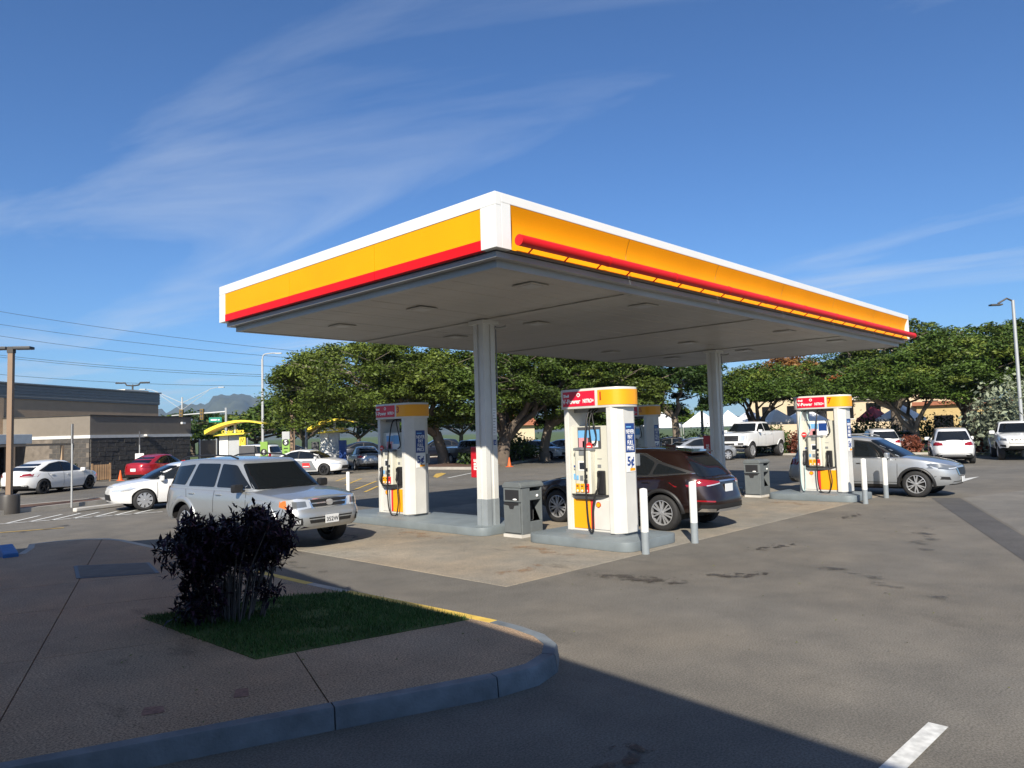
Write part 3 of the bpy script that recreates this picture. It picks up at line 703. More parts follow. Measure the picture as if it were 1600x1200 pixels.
    # discount sign on the end pillar towards the road
    for (px_, py_) in ((0, -.684),):
        s1 = P(MB().box(-.13, .15, py_ - .006, py_, 1.50, 2.03), 'price_sign', 'blue_print', bevel=.003, seg=1)
        text('NEVER\nPAY\nFULL\nPRICE', .118, 'white_print', s1, (.01, py_ - .008, 1.72), (1, 0, 0), (0, 0, 1), weight=.001, sx=.72)
        MB().box(-.1, .05, py_ - .009, py_ - .006, 1.95, 1.975).build('print_line', 'sky_print', s1)
        s2 = P(MB().box(-.13, .15, py_ - .006, py_, 1.14, 1.49), 'price_sign', 'white_print', bevel=.003, seg=1)
        text('5\u00a2', .23, 'blue_print', s2, (.0, py_ - .008, 1.33), (1, 0, 0), (0, 0, 1), weight=.006)
        MB().box(-.02, .13, py_ - .009, py_ - .006, 1.16, 1.21).build('print_line', 'yellow_sign', s2)
    P(MB().obox((.24, -.67, 1.35), (.1, .06, .22)), 'squeegee_box', 'grey_plastic', bevel=.01)
    # header: rounded box with white edges, crimson panel and yellow panel
    def stad(hw, hl, r): return round_poly([(-hw, -hl), (hw, -hl), (hw, hl), (-hw, hl)], r, 8)
    hd = P(MB().prism(stad(.375, .76, .37), 2.33, 2.70), 'header', 'white_plastic', bevel=.012, smooth=35)
    for zz_, nm in ((2.33, 'edge'),): pass
    # front face panels follow the header outline
    out = stad(.382, .767, .376)
    def wrap(y0, y1, m, name, z0=2.375, z1=2.655, off=0.0):
        pts = [p for p in out]; pts = sorted(set((round(x, 4), round(y, 4)) for x, y in pts if x <= 1e-6), key=lambda q: -q[1])
        seg = [(a, b) for a, b in pts]
        dense = []
        for (xa, ya), (xb, yb) in zip(seg, seg[1:]):
            k = max(1, int(abs(ya - yb) / .03))
            for i in range(k): dense.append((xa + (xb - xa) * i / k, ya + (yb - ya) * i / k))
        dense.append(seg[-1]); use = [p for p in dense if y1 <= p[1] <= y0]
        mb = MB()
        for i, (x, y) in enumerate(use): mb.v += [(x - off, y, z0), (x - off, y, z1)]
        for i in range(len(use) - 1): mb.f.append((2 * i, 2 * i + 2, 2 * i + 3, 2 * i + 1))
        return mb.build(name, m, hd, smooth=50)
    wrap(.585, -.22, 'crimson_sign', 'crimson_panel'); wrap(-.245, -.70, 'yellow_sign', 'yellow_panel')
    # the panel turns the corner onto the end
    def wrap_end(m):
        mb = MB(); pts = [p for p in round_poly([(-.382, -.767), (.382, -.767), (.382, .767), (-.382, .767)], .376, 10) if p[1] < -.55]
        pts = sorted(pts, key=lambda q: q[0]); 
        for i, (x, y) in enumerate(pts): mb.v += [(x, y - .002, 2.375), (x, y - .002, 2.655)]
        for i in range(len(pts) - 1): mb.f.append((2 * i, 2 * i + 2, 2 * i + 3, 2 * i + 1))
        return mb.build('yellow_panel', m, hd, smooth=50)
    wrap_end('yellow_sign')
    fx = -.386
    text('Shell', .07, 'white_print', hd, (fx, .53, 2.575), XM, YM, align='LEFT', weight=.003)
    text('V-Power', .12, 'white_print', hd, (fx, .56, 2.465), XM, YM, align='LEFT', weight=.003)
    text('NiTRO+', .10, 'white_print', hd, (fx, .07, 2.465), XM, YM, align='LEFT', weight=.003, sx=.72)
    e = scallop(MB(), (fx, .17, 2.585), .04, XM, YM, (-1, 0, 0), .003).build('emblem', 'white_print', hd)
    scallop(MB(), (fx - .004, .17, 2.585), .02, XM, YM, (-1, 0, 0), .002).build('emblem_face', 'crimson_sign', e)
    text(str(num), .21, 'orange_digit', hd, (fx, -.34, 2.535), XM, YM, 'numeral', weight=.006)
    e = scallop(MB(), (-.277, .662, 2.515), .062, (-.707, -.707, 0), YM, (-.707, .707, 0), .006).build('emblem', 'orange_digit', hd)
    scallop(MB(), (-.283, .668, 2.515), .048, (-.707, -.707, 0), YM, (-.707, .707, 0), .006).build('emblem_face', 'yellow_sign', e)
    return t
def smooth_path(pts, n=6):
    pts = [Vector(p) for p in pts]; out = []
    for i in range(len(pts) - 1):
        p0, p1, p2, p3 = pts[max(i - 1, 0)], pts[i], pts[i + 1], pts[min(i + 2, len(pts) - 1)]
        for k in range(n):
            t = k / n
            out.append(.5 * ((2 * p1) + (p2 - p0) * t + (2 * p0 - 5 * p1 + 4 * p2 - p3) * t * t + (3 * p1 - p0 - 3 * p2 + p3) * t ** 3))
    out.append(pts[-1]); return out
fuel_pump(1, 'white fuel pump numbered 1, nearest, with yellow lower panel on its left', (11.25, 8.58, .175), 'a')
fuel_pump(3, 'white fuel pump numbered 3 beside the silver SUV, header in shade', (11.25, 14.65, .175), 'b')
fuel_pump(7, 'white fuel pump numbered 7 in front of the silver crossover', (21.1, 8.2, .175), 'b')
fuel_pump(5, 'fuel pump numbered 5 half hidden behind pump 1 and the brown car', (21.1, 14.4, .175), 'b')
# ---------------------------------------------------------------- service bins
def service_bin(lab, loc):
    t = thing('service_bin', lab, 'bin', loc, group='grey forecourt service bins')
    P = lambda mb, n, m, **k: mb.build(n, m, t, **k)
    P(MB().box(-.30, .36, -.25, .25, 0, .06), 'plinth', 'concrete_base')
    # body: three walls around the litter side, towel side cut away on the right
    P(MB().box(-.26, -.02, -.245, .245, .06, .98), 'body', 'bin_grey', bevel=.012)
    P(MB().box(-.019, .34, .0, .245, .06, .98), 'body', 'bin_grey', bevel=.012)
    P(MB().box(-.019, .34, -.245, -.001, .06, .30), 'basin', 'bin_grey', bevel=.012)
    P(MB().box(.31, .34, -.245, -.001, .301, .98), 'side_panel', 'bin_grey', bevel=.008)
    P(MB().box(-.019, .309, -.02, -.001, .301, .98), 'back_panel', 'bin_dark')
    P(MB().ext([(-.019, -.2, .30), (.309, -.2, .30), (.309, -.03, .62), (.309, -.03, .30)], (0, .004, 0)), 'squeegee_holder', 'bin_grey')
    tw = P(MB().box(-.015, .305, -.235, -.03, .72, .90), 'towel_box', 'bin_grey', bevel=.01)
    MB().ball((.2, -.24, .80), (.035, .02, .03)).build('towel', 'white_print', tw, smooth=60)
    P(MB().ext([(-.30, -.265, .98), (-.30, .265, .98), (-.30, .265, 1.03), (-.30, .2, 1.09), (-.30, -.2, 1.09), (-.30, -.265, 1.03)], (.68, 0, 0)), 'lid', 'bin_grey', bevel=.015)
    # litter door facing the lane: framed throat above a swing panel
    fr = P(MB().box(-.29, -.262, -.235, .235, .70, .975), 'throat_frame', 'bin_grey', bevel=.008)
    MB().box(-.293, -.289, -.19, .19, .735, .94).build('throat', 'bin_dark', fr)
    MB().ball((-.29, -.08, .75), (.02, .06, .02)).build('cup', 'white_print', fr, smooth=60)
    dr = P(MB().obox((-.285, 0, .37), (.03, .44, .56), ry=rad(-2)), 'door', 'bin_grey', bevel=.008)
    MB().ext([(-.312, .2, .69), (-.312, .2, .645), (-.306, .08, .63), (-.304, .05, .56), (-.304, -.05, .56), (-.306, -.08, .63), (-.312, -.2, .645), (-.312, -.2, .69)], (-.004, 0, 0)).build('handle_cutout', 'bin_dark', dr)
    return t
service_bin('grey service bin with towel box between column and pump 1', (10.98, 10.4, .006))
service_bin('grey service bin beside pump 7 behind the brown car', (20.75, 10.1, .006))
# ---------------------------------------------------------------- bollards
def bollard(lab, x, y, h_=1.1, lean=0.0, r=.066, z=.006, grey=.36):
    t = thing('bollard', lab, 'bollard', (x, y, z), group='white and grey guard bollards')
    t.rotation_euler = (0, lean, .3)
    MB().lathe([(0, -.02), (r, -.02), (r, grey)], 18).build('foot', 'base_grey', t, smooth=50)
    MB().lathe([(r + .001, grey), (r + .001, h_ - .02), (r - .01, h_), (0, h_ + .012)], 18).build('post', 'white_paint', t, smooth=50)
bollard('white bollard beside the near end of the foremost island', 10.54, 7.16, 1.08)
bollard('white bollard in front of the brown car tail light', 12.03, 7.1, 1.1)
bollard('upright white bollard nearest the leaning one, before the silver crossover', 20.1, 6.85, 1.15)
bollard('leaning white bollard in front of the silver crossover', 21.88, 6.9, 1.1, rad(-6))
bollard('distant white bollard by the yellow hatching', 16.1, 24.4, .75, grey=.02)
# ---------------------------------------------------------------- cars
def clip_cell(poly, x0, x1, y0, y1):
    for n_, d, k in (((1, 0), x0, 1), ((1, 0), x1, -1), ((0, 1), y0, 1), ((0, 1), y1, -1)):
        poly = clip_half(poly, n_, d, k)
        if len(poly) < 3: return []
    return poly
def area(p): return sum(p[i - 1][0] * p[i][1] - p[i][0] * p[i - 1][1] for i in range(len(p))) / 2
class Car:
    """stacked super-ellipse shell: lower body plus greenhouse; panes, lamps and trim are laid on the same surfaces"""
    def __init__(s, spec): s.__dict__.update(spec)
    # --- surfaces
    def arch(s, x):
        z = interp(s.sill, x)
        for xc in s.axles:
            R = s.R * s.arch_k; d = abs(x - xc)
            if d < R: z = max(z, s.R * .98 + math.sqrt(R * R - d * d))
        return z
    def lo(s, z): return interp(s.af, z), interp(s.ar, z), interp(s.hb, z)
    def lo_side(s, x, z, sd, off=0.0):
        a, r, b = s.lo(z); q = x / a if x > 0 else -x / r; n = s.nf if x > 0 else s.nr
        y = b * max(0, 1 - min(1, q) ** n) ** (1 / n)
        return (x, sd * (y + off), z)
    def lo_end(s, y, z, fr, off=0.0):
        a, r, b = s.lo(z); n = s.nf if fr else s.nr; q = min(1, abs(y) / b); L = a if fr else r
        x = L * (1 - q ** n) ** (1 / n) + off
        return (x if fr else -x, y, z)
    def gz(s, x, z):
        t = (z - s.gb0) / (s.gtop - s.gb0); return z + max(0, t) * interp(s.roofc, x)
    def gh(s, z): return interp(s.gf, z), interp(s.gr, z), interp(s.gb, z)
    def gh_side(s, x, z, sd, off=0.0):
        a, r, b = s.gh(z); x_ = x - s.gx; a -= s.gx; r += s.gx; q = x_ / a if x_ > 0 else -x_ / r; n = s.gn
        y = b * max(0, 1 - min(1, q) ** n) ** (1 / n)
        return (x, sd * (y + off), s.gz(x, z))
    def gh_end(s, y, z, fr, off=0.0):
        a, r, b = s.gh(z); n = s.gn; q = min(1, abs(y) / b); L = (a - s.gx) if fr else (r + s.gx)
        x = L * (1 - q ** n) ** (1 / n) + off
        x = (x if fr else -x) + s.gx
        return (x, y, s.gz(x, z))
    # --- overlays
    def lay(s, fn, polys, name, m, parent, off=.006, step=.08):
        mb = MB()
        for poly in polys:
            xs_ = [p[0] for p in poly]; zs_ = [p[1] for p in poly]
            nx_ = max(1, int((max(xs_) - min(xs_)) / step)); nz_ = max(1, int((max(zs_) - min(zs_)) / step))
            dx_ = (max(xs_) - min(xs_)) / nx_; dz_ = (max(zs_) - min(zs_)) / nz_
            for i in range(nx_):
                for j in range(nz_):
                    c = clip_cell(poly, min(xs_) + i * dx_, min(xs_) + (i + 1) * dx_, min(zs_) + j * dz_, min(zs_) + (j + 1) * dz_)
                    if len(c) >= 3 and abs(area(c)) > 1e-7:
                        o = len(mb.v); mb.v += [fn(p[0], p[1], off) for p in c]; mb.f.append(tuple(range(o, o + len(c))))
        return mb.build(name, m, parent, merge=True, smooth=40)
    def thick(s, pts, w):
        out = []
        for p, q in zip(pts, pts[1:]):
            d = Vector((q[0] - p[0], q[1] - p[1])).normalized(); n = Vector((-d.y, d.x)) * w / 2
            out.append([(p[0] + n.x, p[1] + n.y), (p[0] - n.x, p[1] - n.y), (q[0] - n.x, q[1] - n.y), (q[0] + n.x, q[1] + n.y)])
        return out
    def build_shell(s, t, paint_, detail=1):
        per = []
        nv = 22
        for i in range(nv + 1): per.append((1.0, i / nv))
        us = set()
        N = 56
        for i in range(N + 1): us.add(round(1 - 2 * i / N, 4))
        for xc in s.axles:
            for k in range(-9, 10):
                x = xc + s.R * s.arch_k * math.sin(k * PI / 18) * .9999
                us.add(round(x / s.lo(.7)[0] if x > 0 else x / s.lo(.7)[1], 4))
        us = sorted([u for u in us if -1 < u < 1], reverse=True)
        per += [(u, 1.0) for u in us]
        for i in range(nv, -1, -1): per.append((-1.0, i / nv))
        full = per + [(u, -v) for u, v in reversed(per[1:-1])]
        def pt(u, v, z, inset=0.0):
            a, r, b = s.lo(z); n = s.nf if u > 0 else s.nr
            k = 1 / ((abs(u) ** n + abs(v) ** n) ** (1 / n)); L = (a if u > 0 else r)
            return ((L - inset) * u * k, (b - inset) * v * k)
        ts = [0, .1, .22, .35, .48, .6, .72, .82, .90, .95, .985, 1.0]; ins = [0] * 9 + [.004, .018, s.edge]
        mb = MB(); n = len(full)
        rows = []
        for t_, i_ in zip(ts, ins):
            row = []
            for u, v in full:
                x = pt(u, v, .7)[0]; zb = s.arch(x) ; zt = interp(s.ztop, x); z = zb + (zt - zb) * t_
                X, Y = pt(u, v, z, i_); row.append((X, Y, z))
            rows.append(row)
        for r_ in rows: mb.v += r_
        for i in range(len(rows) - 1):
            for j in range(n):
                a = i * n + j; b = i * n + (j + 1) % n; mb.f.append((a, b, b + n, a + n))
        # bonnet and deck skin between the two shoulder lines
        m_ = len(per); top = rows[-1]; cr = 8; o = len(mb.v)
        for k in range(m_):
            L = Vector(top[k]); Rr = Vector(top[(n - k) % n])
            for j in range(cr + 1):
                f_ = j / cr; p = L.lerp(Rr, f_); e = 1 - (2 * f_ - 1) ** 2
                p.z += s.crown * (e ** .6) * min(1, abs(L.y) / .5); mb.v.append(tuple(p))
        for k in range(m_ - 1):
            for j in range(cr):
                a = o + k * (cr + 1) + j; mb.f.append((a, a + 1, a + cr + 2, a + cr + 1))
        body = mb.build('body', paint_, t, smooth=35, merge=True)
        # dark inner arches and floor
        mb = MB(); o = 0
        for j, (u, v) in enumerate(full):
            x, y, z = rows[0][j]; mb.v += [(x, y, z), (x * .985, y - math.copysign(min(.30, abs(y)), y) if y else 0, z + .01)]
        for j in range(n):
            k = (j + 1) % n; mb.f.append((2 * j, 2 * k, 2 * k + 1, 2 * j + 1))
        a, r, b = s.lo(.5)
        mb.box(s.axles[1] - .3, s.axles[0] + .35, -b + .26, b - .26, s.sill[len(s.sill) // 2][1] - .06, min(.62, s.R * 2))
        mb.build('underbody', 'liner', t)
        # greenhouse
        gper = [(1.0, i / 20) for i in range(21)] + [(1 - 2 * i / 70, 1.0) for i in range(1, 70)] + [(-1.0, i / 20) for i in range(20, -1, -1)]
        gfull = gper + [(u, -v) for u, v in reversed(gper[1:-1])]
        def gpt(u, v, z, sc=1.0, inset=0.0):
            a, r, b = s.gh(z); k = 1 / ((abs(u) ** s.gn + abs(v) ** s.gn) ** (1 / s.gn))
            L = (a - s.gx) if u > 0 else (r + s.gx)
            x = s.gx + (L - inset) * u * k * sc; return (x, (b - inset) * v * k * sc, z)
        rows = []; zs = [s.gb0 + (s.gtop - s.gb0) * q for q in (0, .1, .2, .3, .4, .5, .6, .68, .75, .81, .86, .90, .94, .98, 1.0)]
        gi = [0] * 12 + [.006, .02, .06]
        for z, i_ in zip(zs, gi):
            row = []
            for u, v in gfull:
                x, y, z_ = gpt(u, v, z, 1, i_); row.append((x, y, s.gz(x, z_)))
            rows.append(row)
        for q in (.85, .6, .3, .02):
            row = []
            for u, v in gfull:
                x, y, z_ = gpt(u, v, s.gtop, q, .06); row.append((x, y, s.gz(x, z_) + .035 * (1 - q ** 2.0)))
            rows.append(row)
        mb = MB(); n = len(gfull)
        for r_ in rows: mb.v += r_
        for i in range(len(rows) - 1):
            for j in range(n):
                a = i * n + j; b = i * n + (j + 1) % n; mb.f.append((a, b, b + n, a + n))
        mb.build('cabin', paint_, t, smooth=35, merge=True)
        return body
    def wheels(s, t, style):
        for i, xc in enumerate(s.axles):
            for sd in (1, -1):
                b = s.lo(s.R)[2]
                w = link('wheel', wheel_mesh(s.R, s.tw)[0], 'tyre', t, (xc, sd * (b - s.tw / 2 - s.poke), s.R), (0, 0, 0 if sd > 0 else PI))
                if getattr(s, 'steer', 0) and i == 0: w.rotation_euler.z += s.steer
                rk = rim_mesh(s.R, s.tw, style, s.rimk)
                link('rim', rk[0], 'rim_silver' if not style.startswith('dark') else 'rim_dark', w)
                link('brake', rk[1], 'liner', w)
_wm = {}; _rm = {}
def wheel_mesh(R, w):
    k = (R, w)
    if k not in _wm:
        r = R * .68
        _wm[k] = (MB().lathe([(r, -w / 2 + .01), (R * .86, -w / 2), (R * .97, -w / 2 + .02), (R, -w / 2 + .05), (R, w / 2 - .05), (R * .97, w / 2 - .02), (R * .86, w / 2), (r, w / 2 - .01), (r - .01, w / 2 - .04), (r - .01, -w / 2 + .04), (r, -w / 2 + .01)], 36, (0, 0, 0), 'Y').mesh('wheel', smooth=50),)
    return _wm[k]
def rim_mesh(R, w, style, rk):
    k = (R, w, style, rk)
    if k in _rm: return _rm[k]
    r = R * rk; y = w / 2 - .012; mb = MB()
    mb.lathe([(r, y - .05), (r * 1.02, y), (r * .95, y + .006), (r * .90, y - .03), (r * .9, -y)], 32, (0, 0, 0), 'Y')
    n = int(style.split('_')[-1]); dbl = 'double' in style
    for i in range(n):
        for sgn in ((-1, 1) if dbl else (0,)):
            a = 2 * PI * i / n; a0 = a + sgn * .06; a1 = a + sgn * .17
            wi, wo_ = (.017, .013) if dbl else ((.05, .065) if n <= 6 else (.036, .045))
            c0, s0, c1, s1 = math.cos(a0), math.sin(a0), math.cos(a1), math.sin(a1)
            p = [(.14 * r * s0 - wi * c0, y + .004, .14 * r * c0 + wi * s0), (.14 * r * s0 + wi * c0, y + .004, .14 * r * c0 - wi * s0), (.93 * r * s1 + wo_ * c1, y - .004, .93 * r * c1 - wo_ * s1), (.93 * r * s1 - wo_ * c1, y - .004, .93 * r * c1 + wo_ * s1)]
            mb.ext(p, (0, -.035, 0))
    mb.lathe([(0, y + .012), (r * .16, y + .01), (r * .20, y - .02), (r * .2, y - .06)], 16, (0, 0, 0), 'Y')
    rim = mb.mesh('rim', smooth=40)
    br = MB().lathe([(0, y - .06), (r * .93, y - .06)], 24, (0, 0, 0), 'Y').mesh('brake', smooth=40)
    _rm[k] = (rim, br); return _rm[k]
def mirrorp(polys): return [[(-x, z) for x, z in p] for p in polys]
def make_car(name, lab, cat, loc, head, spec, paint_, d, group=None, style='alloy_7', scale=1.0):
    """d: dict of overlay polygons (side panes, windscreen, lamps...)"""
    t = thing(name, lab, cat, loc, rad(head), group); c = Car(spec); t.scale = (scale,) * 3
    c.build_shell(t, paint_); c.wheels(t, style)
    for sd in (1, -1):
        gs = lambda x, z, o, sd=sd: c.gh_side(x, z, sd, o)
        ls = lambda x, z, o, sd=sd: c.lo_side(x, z, sd, o)
        for p in d.get('panes', []):
            pr = c.lay(gs, [round_poly(p, .05, 3)], 'side_window', 'glass_dark', t, .012)
        if 'frame' in d: c.lay(gs, [round_poly(d['frame'], .06, 3)], 'window_frame', d.get('frame_m', 'trim_black'), t, .007)
        for p in d.get('doors', []): c.lay(ls, c.thick(p, .012), 'door_seam', 'liner', t, .002)
        for p in d.get('handles', []):
            x, y, z = c.lo_side(p[0], p[1], sd, .02); MB().box(x - .09, x + .09, y - .012, y + .012, z - .013, z + .013).build('door_handle', d.get('handle_m', paint_), t, bevel=.008)
        for p in d.get('side_trim', []): c.lay(ls, [p], 'side_trim', d.get('trim_m', 'trim_black'), t, .008)
        for p, m in d.get('side_lamps', []): c.lay(ls, [p], 'side_lamp', m, t, .014, .03)
        for p, m in d.get('gside', []): c.lay(gs, [p], 'trim_strip', m, t, .009, .06)
        if d.get('flare'):
            for xc in c.axles:
                mb = MB(); R0 = c.R * c.arch_k; k_ = 20
                for i in range(k_ + 1):
                    a = rad(-8 + 196 * i / k_)
                    for j, (rr, off) in enumerate(((R0 - .006, .012), (R0 + .02, .03), (R0 + d['flare'], .022), (R0 + d['flare'] + .015, .0))):
                        x, z = xc + rr * math.cos(a), c.R * .98 + rr * math.sin(a); z = max(z, interp(c.sill, x) - .02); mb.v.append(c.lo_side(x, z, sd, off))
                for i in range(k_):
                    for j in range(3): o = i * 4 + j; mb.f.append((o, o + 1, o + 5, o + 4))
                mb.build('wheel_flare', d.get('flare_m', paint_), t, smooth=50)
        if 'mirror' in d:
            mx_, mz = d['mirror']; x, y, z = c.gh_side(mx_, max(mz, c.gb0 + .02), sd, 0)
            MB().obox((x, y + sd * .16, z + .03), (.11, .22, .16)).build('mirror', d.get('mirror_m', paint_), t, bevel=.035)
            MB().obox((x, y + sd * .05, z - .03), (.06, .14, .04)).build('mirror_arm', 'trim_black', t)
        if d.get('rails'):
            x0, x1 = d['rails']; b = c.gh(c.gtop)[2] - .1; pts = []
            for i in range(9):
                x = x0 + (x1 - x0) * i / 8; pts.append((x, sd * b, c.gz(x, c.gtop) + (.075 if 0 < i < 8 else .02)))
            MB().tube(pts, .018, 6).build('roof_rail', d.get('rail_m', 'trim_black'), t, smooth=60)
    fr = lambda y, z, o: c.lo_end(y, z, True, o); rr_ = lambda y, z, o: c.lo_end(y, z, False, o)
    gf = lambda y, z, o: c.gh_end(y, z, True, o); gr = lambda y, z, o: c.gh_end(y, z, False, o)
    for key, fn, nm, m, off in (('windscreen', gf, 'windscreen', 'glass_tint', .012), ('rear_glass', gr, 'rear_window', 'glass_dark', .012)):
        if key in d: c.lay(fn, [round_poly(d[key], .06, 3)], nm, m, t, off)
    for key, fn in (('front', fr), ('rear', rr_), ('gfront', gf), ('grear', gr)):
        for item in d.get(key, []):
            p, m, nm = item[:3]; off = item[3] if len(item) > 3 else .008
            ps = [p] + (mirrorp([p]) if len(item) > 4 and item[4] else [])
            for q in ps: c.lay(fn, [q], nm, m, t, off, .06)
    if 'bars' in d:
        for z, w in d['bars']: c.lay(fr, [[(-w, z - .012), (w, z - .012), (w, z + .012), (-w, z + .012)]], 'grille_bar', d.get('bar_m', 'chrome'), t, .02, .06)
    for key, fn, sg in (('fplate', fr, 1), ('rplate', rr_, -1)):
        if key in d:
            z, txt = d[key]; x, y, z = fn(0, z, .02)
            pl = MB().box(x - .006, x + .006, -.155, .155, z - .078, z + .078).build('number_plate', 'plate_white', t, bevel=.006)
            if txt: text(txt, .11, 'black_print', pl, (x + sg * .008, 0, z - .01), (0, sg, 0), (0, 0, 1), weight=.0005)
    if 'wiper' in d:
        for y0 in (.1, -.5):
            MB().tube([c.gh_end(y0, c.gb0 + .12, True, .02), c.gh_end(y0 + .55, c.gb0 + .17, True, .02)], .008, 5).build('wiper', 'trim_black', t)
    return t, c
# ---- shapes
SUV_BOX = dict(R=.385, tw=.25, poke=.0, rimk=.66, arch_k=1.22, axles=(1.42, -1.37), nf=5.5, nr=8, edge=.05, crown=.04,
    sill=[(-2.45, .50), (-1.9, .46), (0, .42), (1.9, .42), (2.45, .40)],
    af=[(.38, 2.27), (.46, 2.37), (.58, 2.41), (.72, 2.40), (.77, 2.34), (.95, 2.31), (1.1, 2.24)],
    ar=[(.45, 2.34), (.6, 2.40), (.72, 2.38), (.80, 2.33), (1.2, 2.30)],
    hb=[(.4, .88), (.5, .925), (.7, .945), (.95, .935), (1.12, .90), (1.2, .88)],
    ztop=[(-2.4, 1.13), (-1, 1.11), (.9, 1.10), (1.3, 1.09), (1.9, 1.03), (2.2, .985), (2.4, .96)],
    gx=-.6, gb0=1.0, gtop=1.70, gn=7, gf=[(1.0, 1.22), (1.12, 1.16), (1.70, .42)], gr=[(1.0, 2.32), (1.15, 2.30), (1.70, 2.10)],
    gb=[(1.0, .895), (1.14, .875), (1.70, .69)], roofc=[(-2.3, -.03), (-1, .02), (.3, .0), (.6, -.03)])
SUV_BOX_D = dict(panes=[[(.98, 1.16), (.36, 1.60), (-.12, 1.62), (-.12, 1.16)], [(-.20, 1.16), (-.20, 1.62), (-1.05, 1.61), (-1.22, 1.16)], [(-1.36, 1.18), (-1.16, 1.60), (-1.92, 1.57), (-2.08, 1.2)]],
    frame=[(1.06, 1.13), (.38, 1.635), (-1.97, 1.60), (-2.14, 1.16)], frame_m='paint_silver_blue', doors=[[(.98, .5), (1.0, .8), (.98, 1.1)], [(-.16, .45), (-.16, 1.1)], [(-1.0, .75), (-1.22, .95), (-1.28, 1.1)], [(-1.0, .5), (.95, .5)], [(2.02, .55), (2.06, .80)], [(-1.98, .62), (-2.0, .98)]], side_trim=[[(-.84, .60), (.86, .60), (.86, .665), (-.84, .665)]], trim_m='paint_silver_blue',
    handles=[(.02, 1.02), (-1.02, 1.02)], flare=.10, mirror=(.82, 1.14), mirror_m='trim_black', rails=(.2, -2.0),
    windscreen=[(-.78, 1.14), (.78, 1.14), (.63, 1.64), (-.63, 1.64)], rear_glass=[(-.72, 1.18), (.72, 1.18), (.6, 1.6), (-.6, 1.6)],
    front=[([(.40, .80), (.78, .77), (.86, .84), (.84, .95), (.66, .985), (.42, .95)], 'lamp_clear', 'headlamp', .012, 1), ([(.80, .79), (.86, .84), (.85, .94), (.80, .955)], 'lamp_amber', 'indicator', .016, 1), ([(.50, .83), (.74, .81), (.74, .93), (.52, .93)], 'lamp_core', 'lamp_core', .016, 1),
        ([(-.40, .785), (.40, .785), (.46, .97), (-.46, .97)], 'chrome', 'grille_frame', .012), ([(-.365, .81), (.365, .81), (.42, .95), (-.42, .95)], 'trim_black', 'grille', .016),
        ([(-.075, .85), (-.04, .825), (.04, .825), (.075, .85), (.075, .91), (.04, .935), (-.04, .935), (-.075, .91)], 'chrome', 'emblem', .03), ([(-.46, .52), (.46, .52), (.50, .63), (-.50, .63)], 'trim_black', 'lower_grille', .006), ([(.60, .50), (.76, .50), (.76, .61), (.62, .63)], 'trim_black', 'fog_surround', .006, 1), ([(.645, .525), (.72, .525), (.72, .59), (.65, .60)], 'lamp_clear', 'fog_lamp', .012, 1)],
    bars=[(.88, .39)], fplate=(.575, '352W'), wiper=1,
    side_lamps=[([(-2.14, .78), (-2.3, .78), (-2.28, 1.14), (-2.2, 1.14)], 'lamp_red')])
CROSS = dict(R=.36, tw=.235, poke=.0, rimk=.70, arch_k=1.15, axles=(1.38, -1.32), nf=4.0, nr=4.5, edge=.06, crown=.05,
    sill=[(-2.4, .48), (-1.9, .36), (0, .27), (1.8, .30), (2.4, .36)],
    af=[(.25, 2.18), (.40, 2.31), (.60, 2.34), (.80, 2.31), (.95, 2.24), (1.1, 2.1)], ar=[(.3, 2.22), (.45, 2.34), (.62, 2.34), (.85, 2.28), (1.15, 2.16)],
    hb=[(.25, .84), (.35, .89), (.55, .92), (.80, .925), (.98, .90), (1.15, .85)],
    ztop=[(-2.35, 1.08), (-1, 1.07), (.9, 1.08), (1.3, 1.08), (1.8, 1.01), (2.1, .94), (2.35, .85)],
    gx=-.45, gb0=.93, gtop=1.64, gn=5.5, gf=[(.93, 1.32), (1.08, 1.12), (1.3, .80), (1.64, .16)], gr=[(.93, 2.12), (1.1, 2.11), (1.3, 2.0), (1.64, 1.72)],
    gb=[(.93, .87), (1.06, .84), (1.64, .62)], roofc=[(-2.2, -.06), (-1.2, .015), (-.3, .03), (.5, -.01), (1.2, 0)])
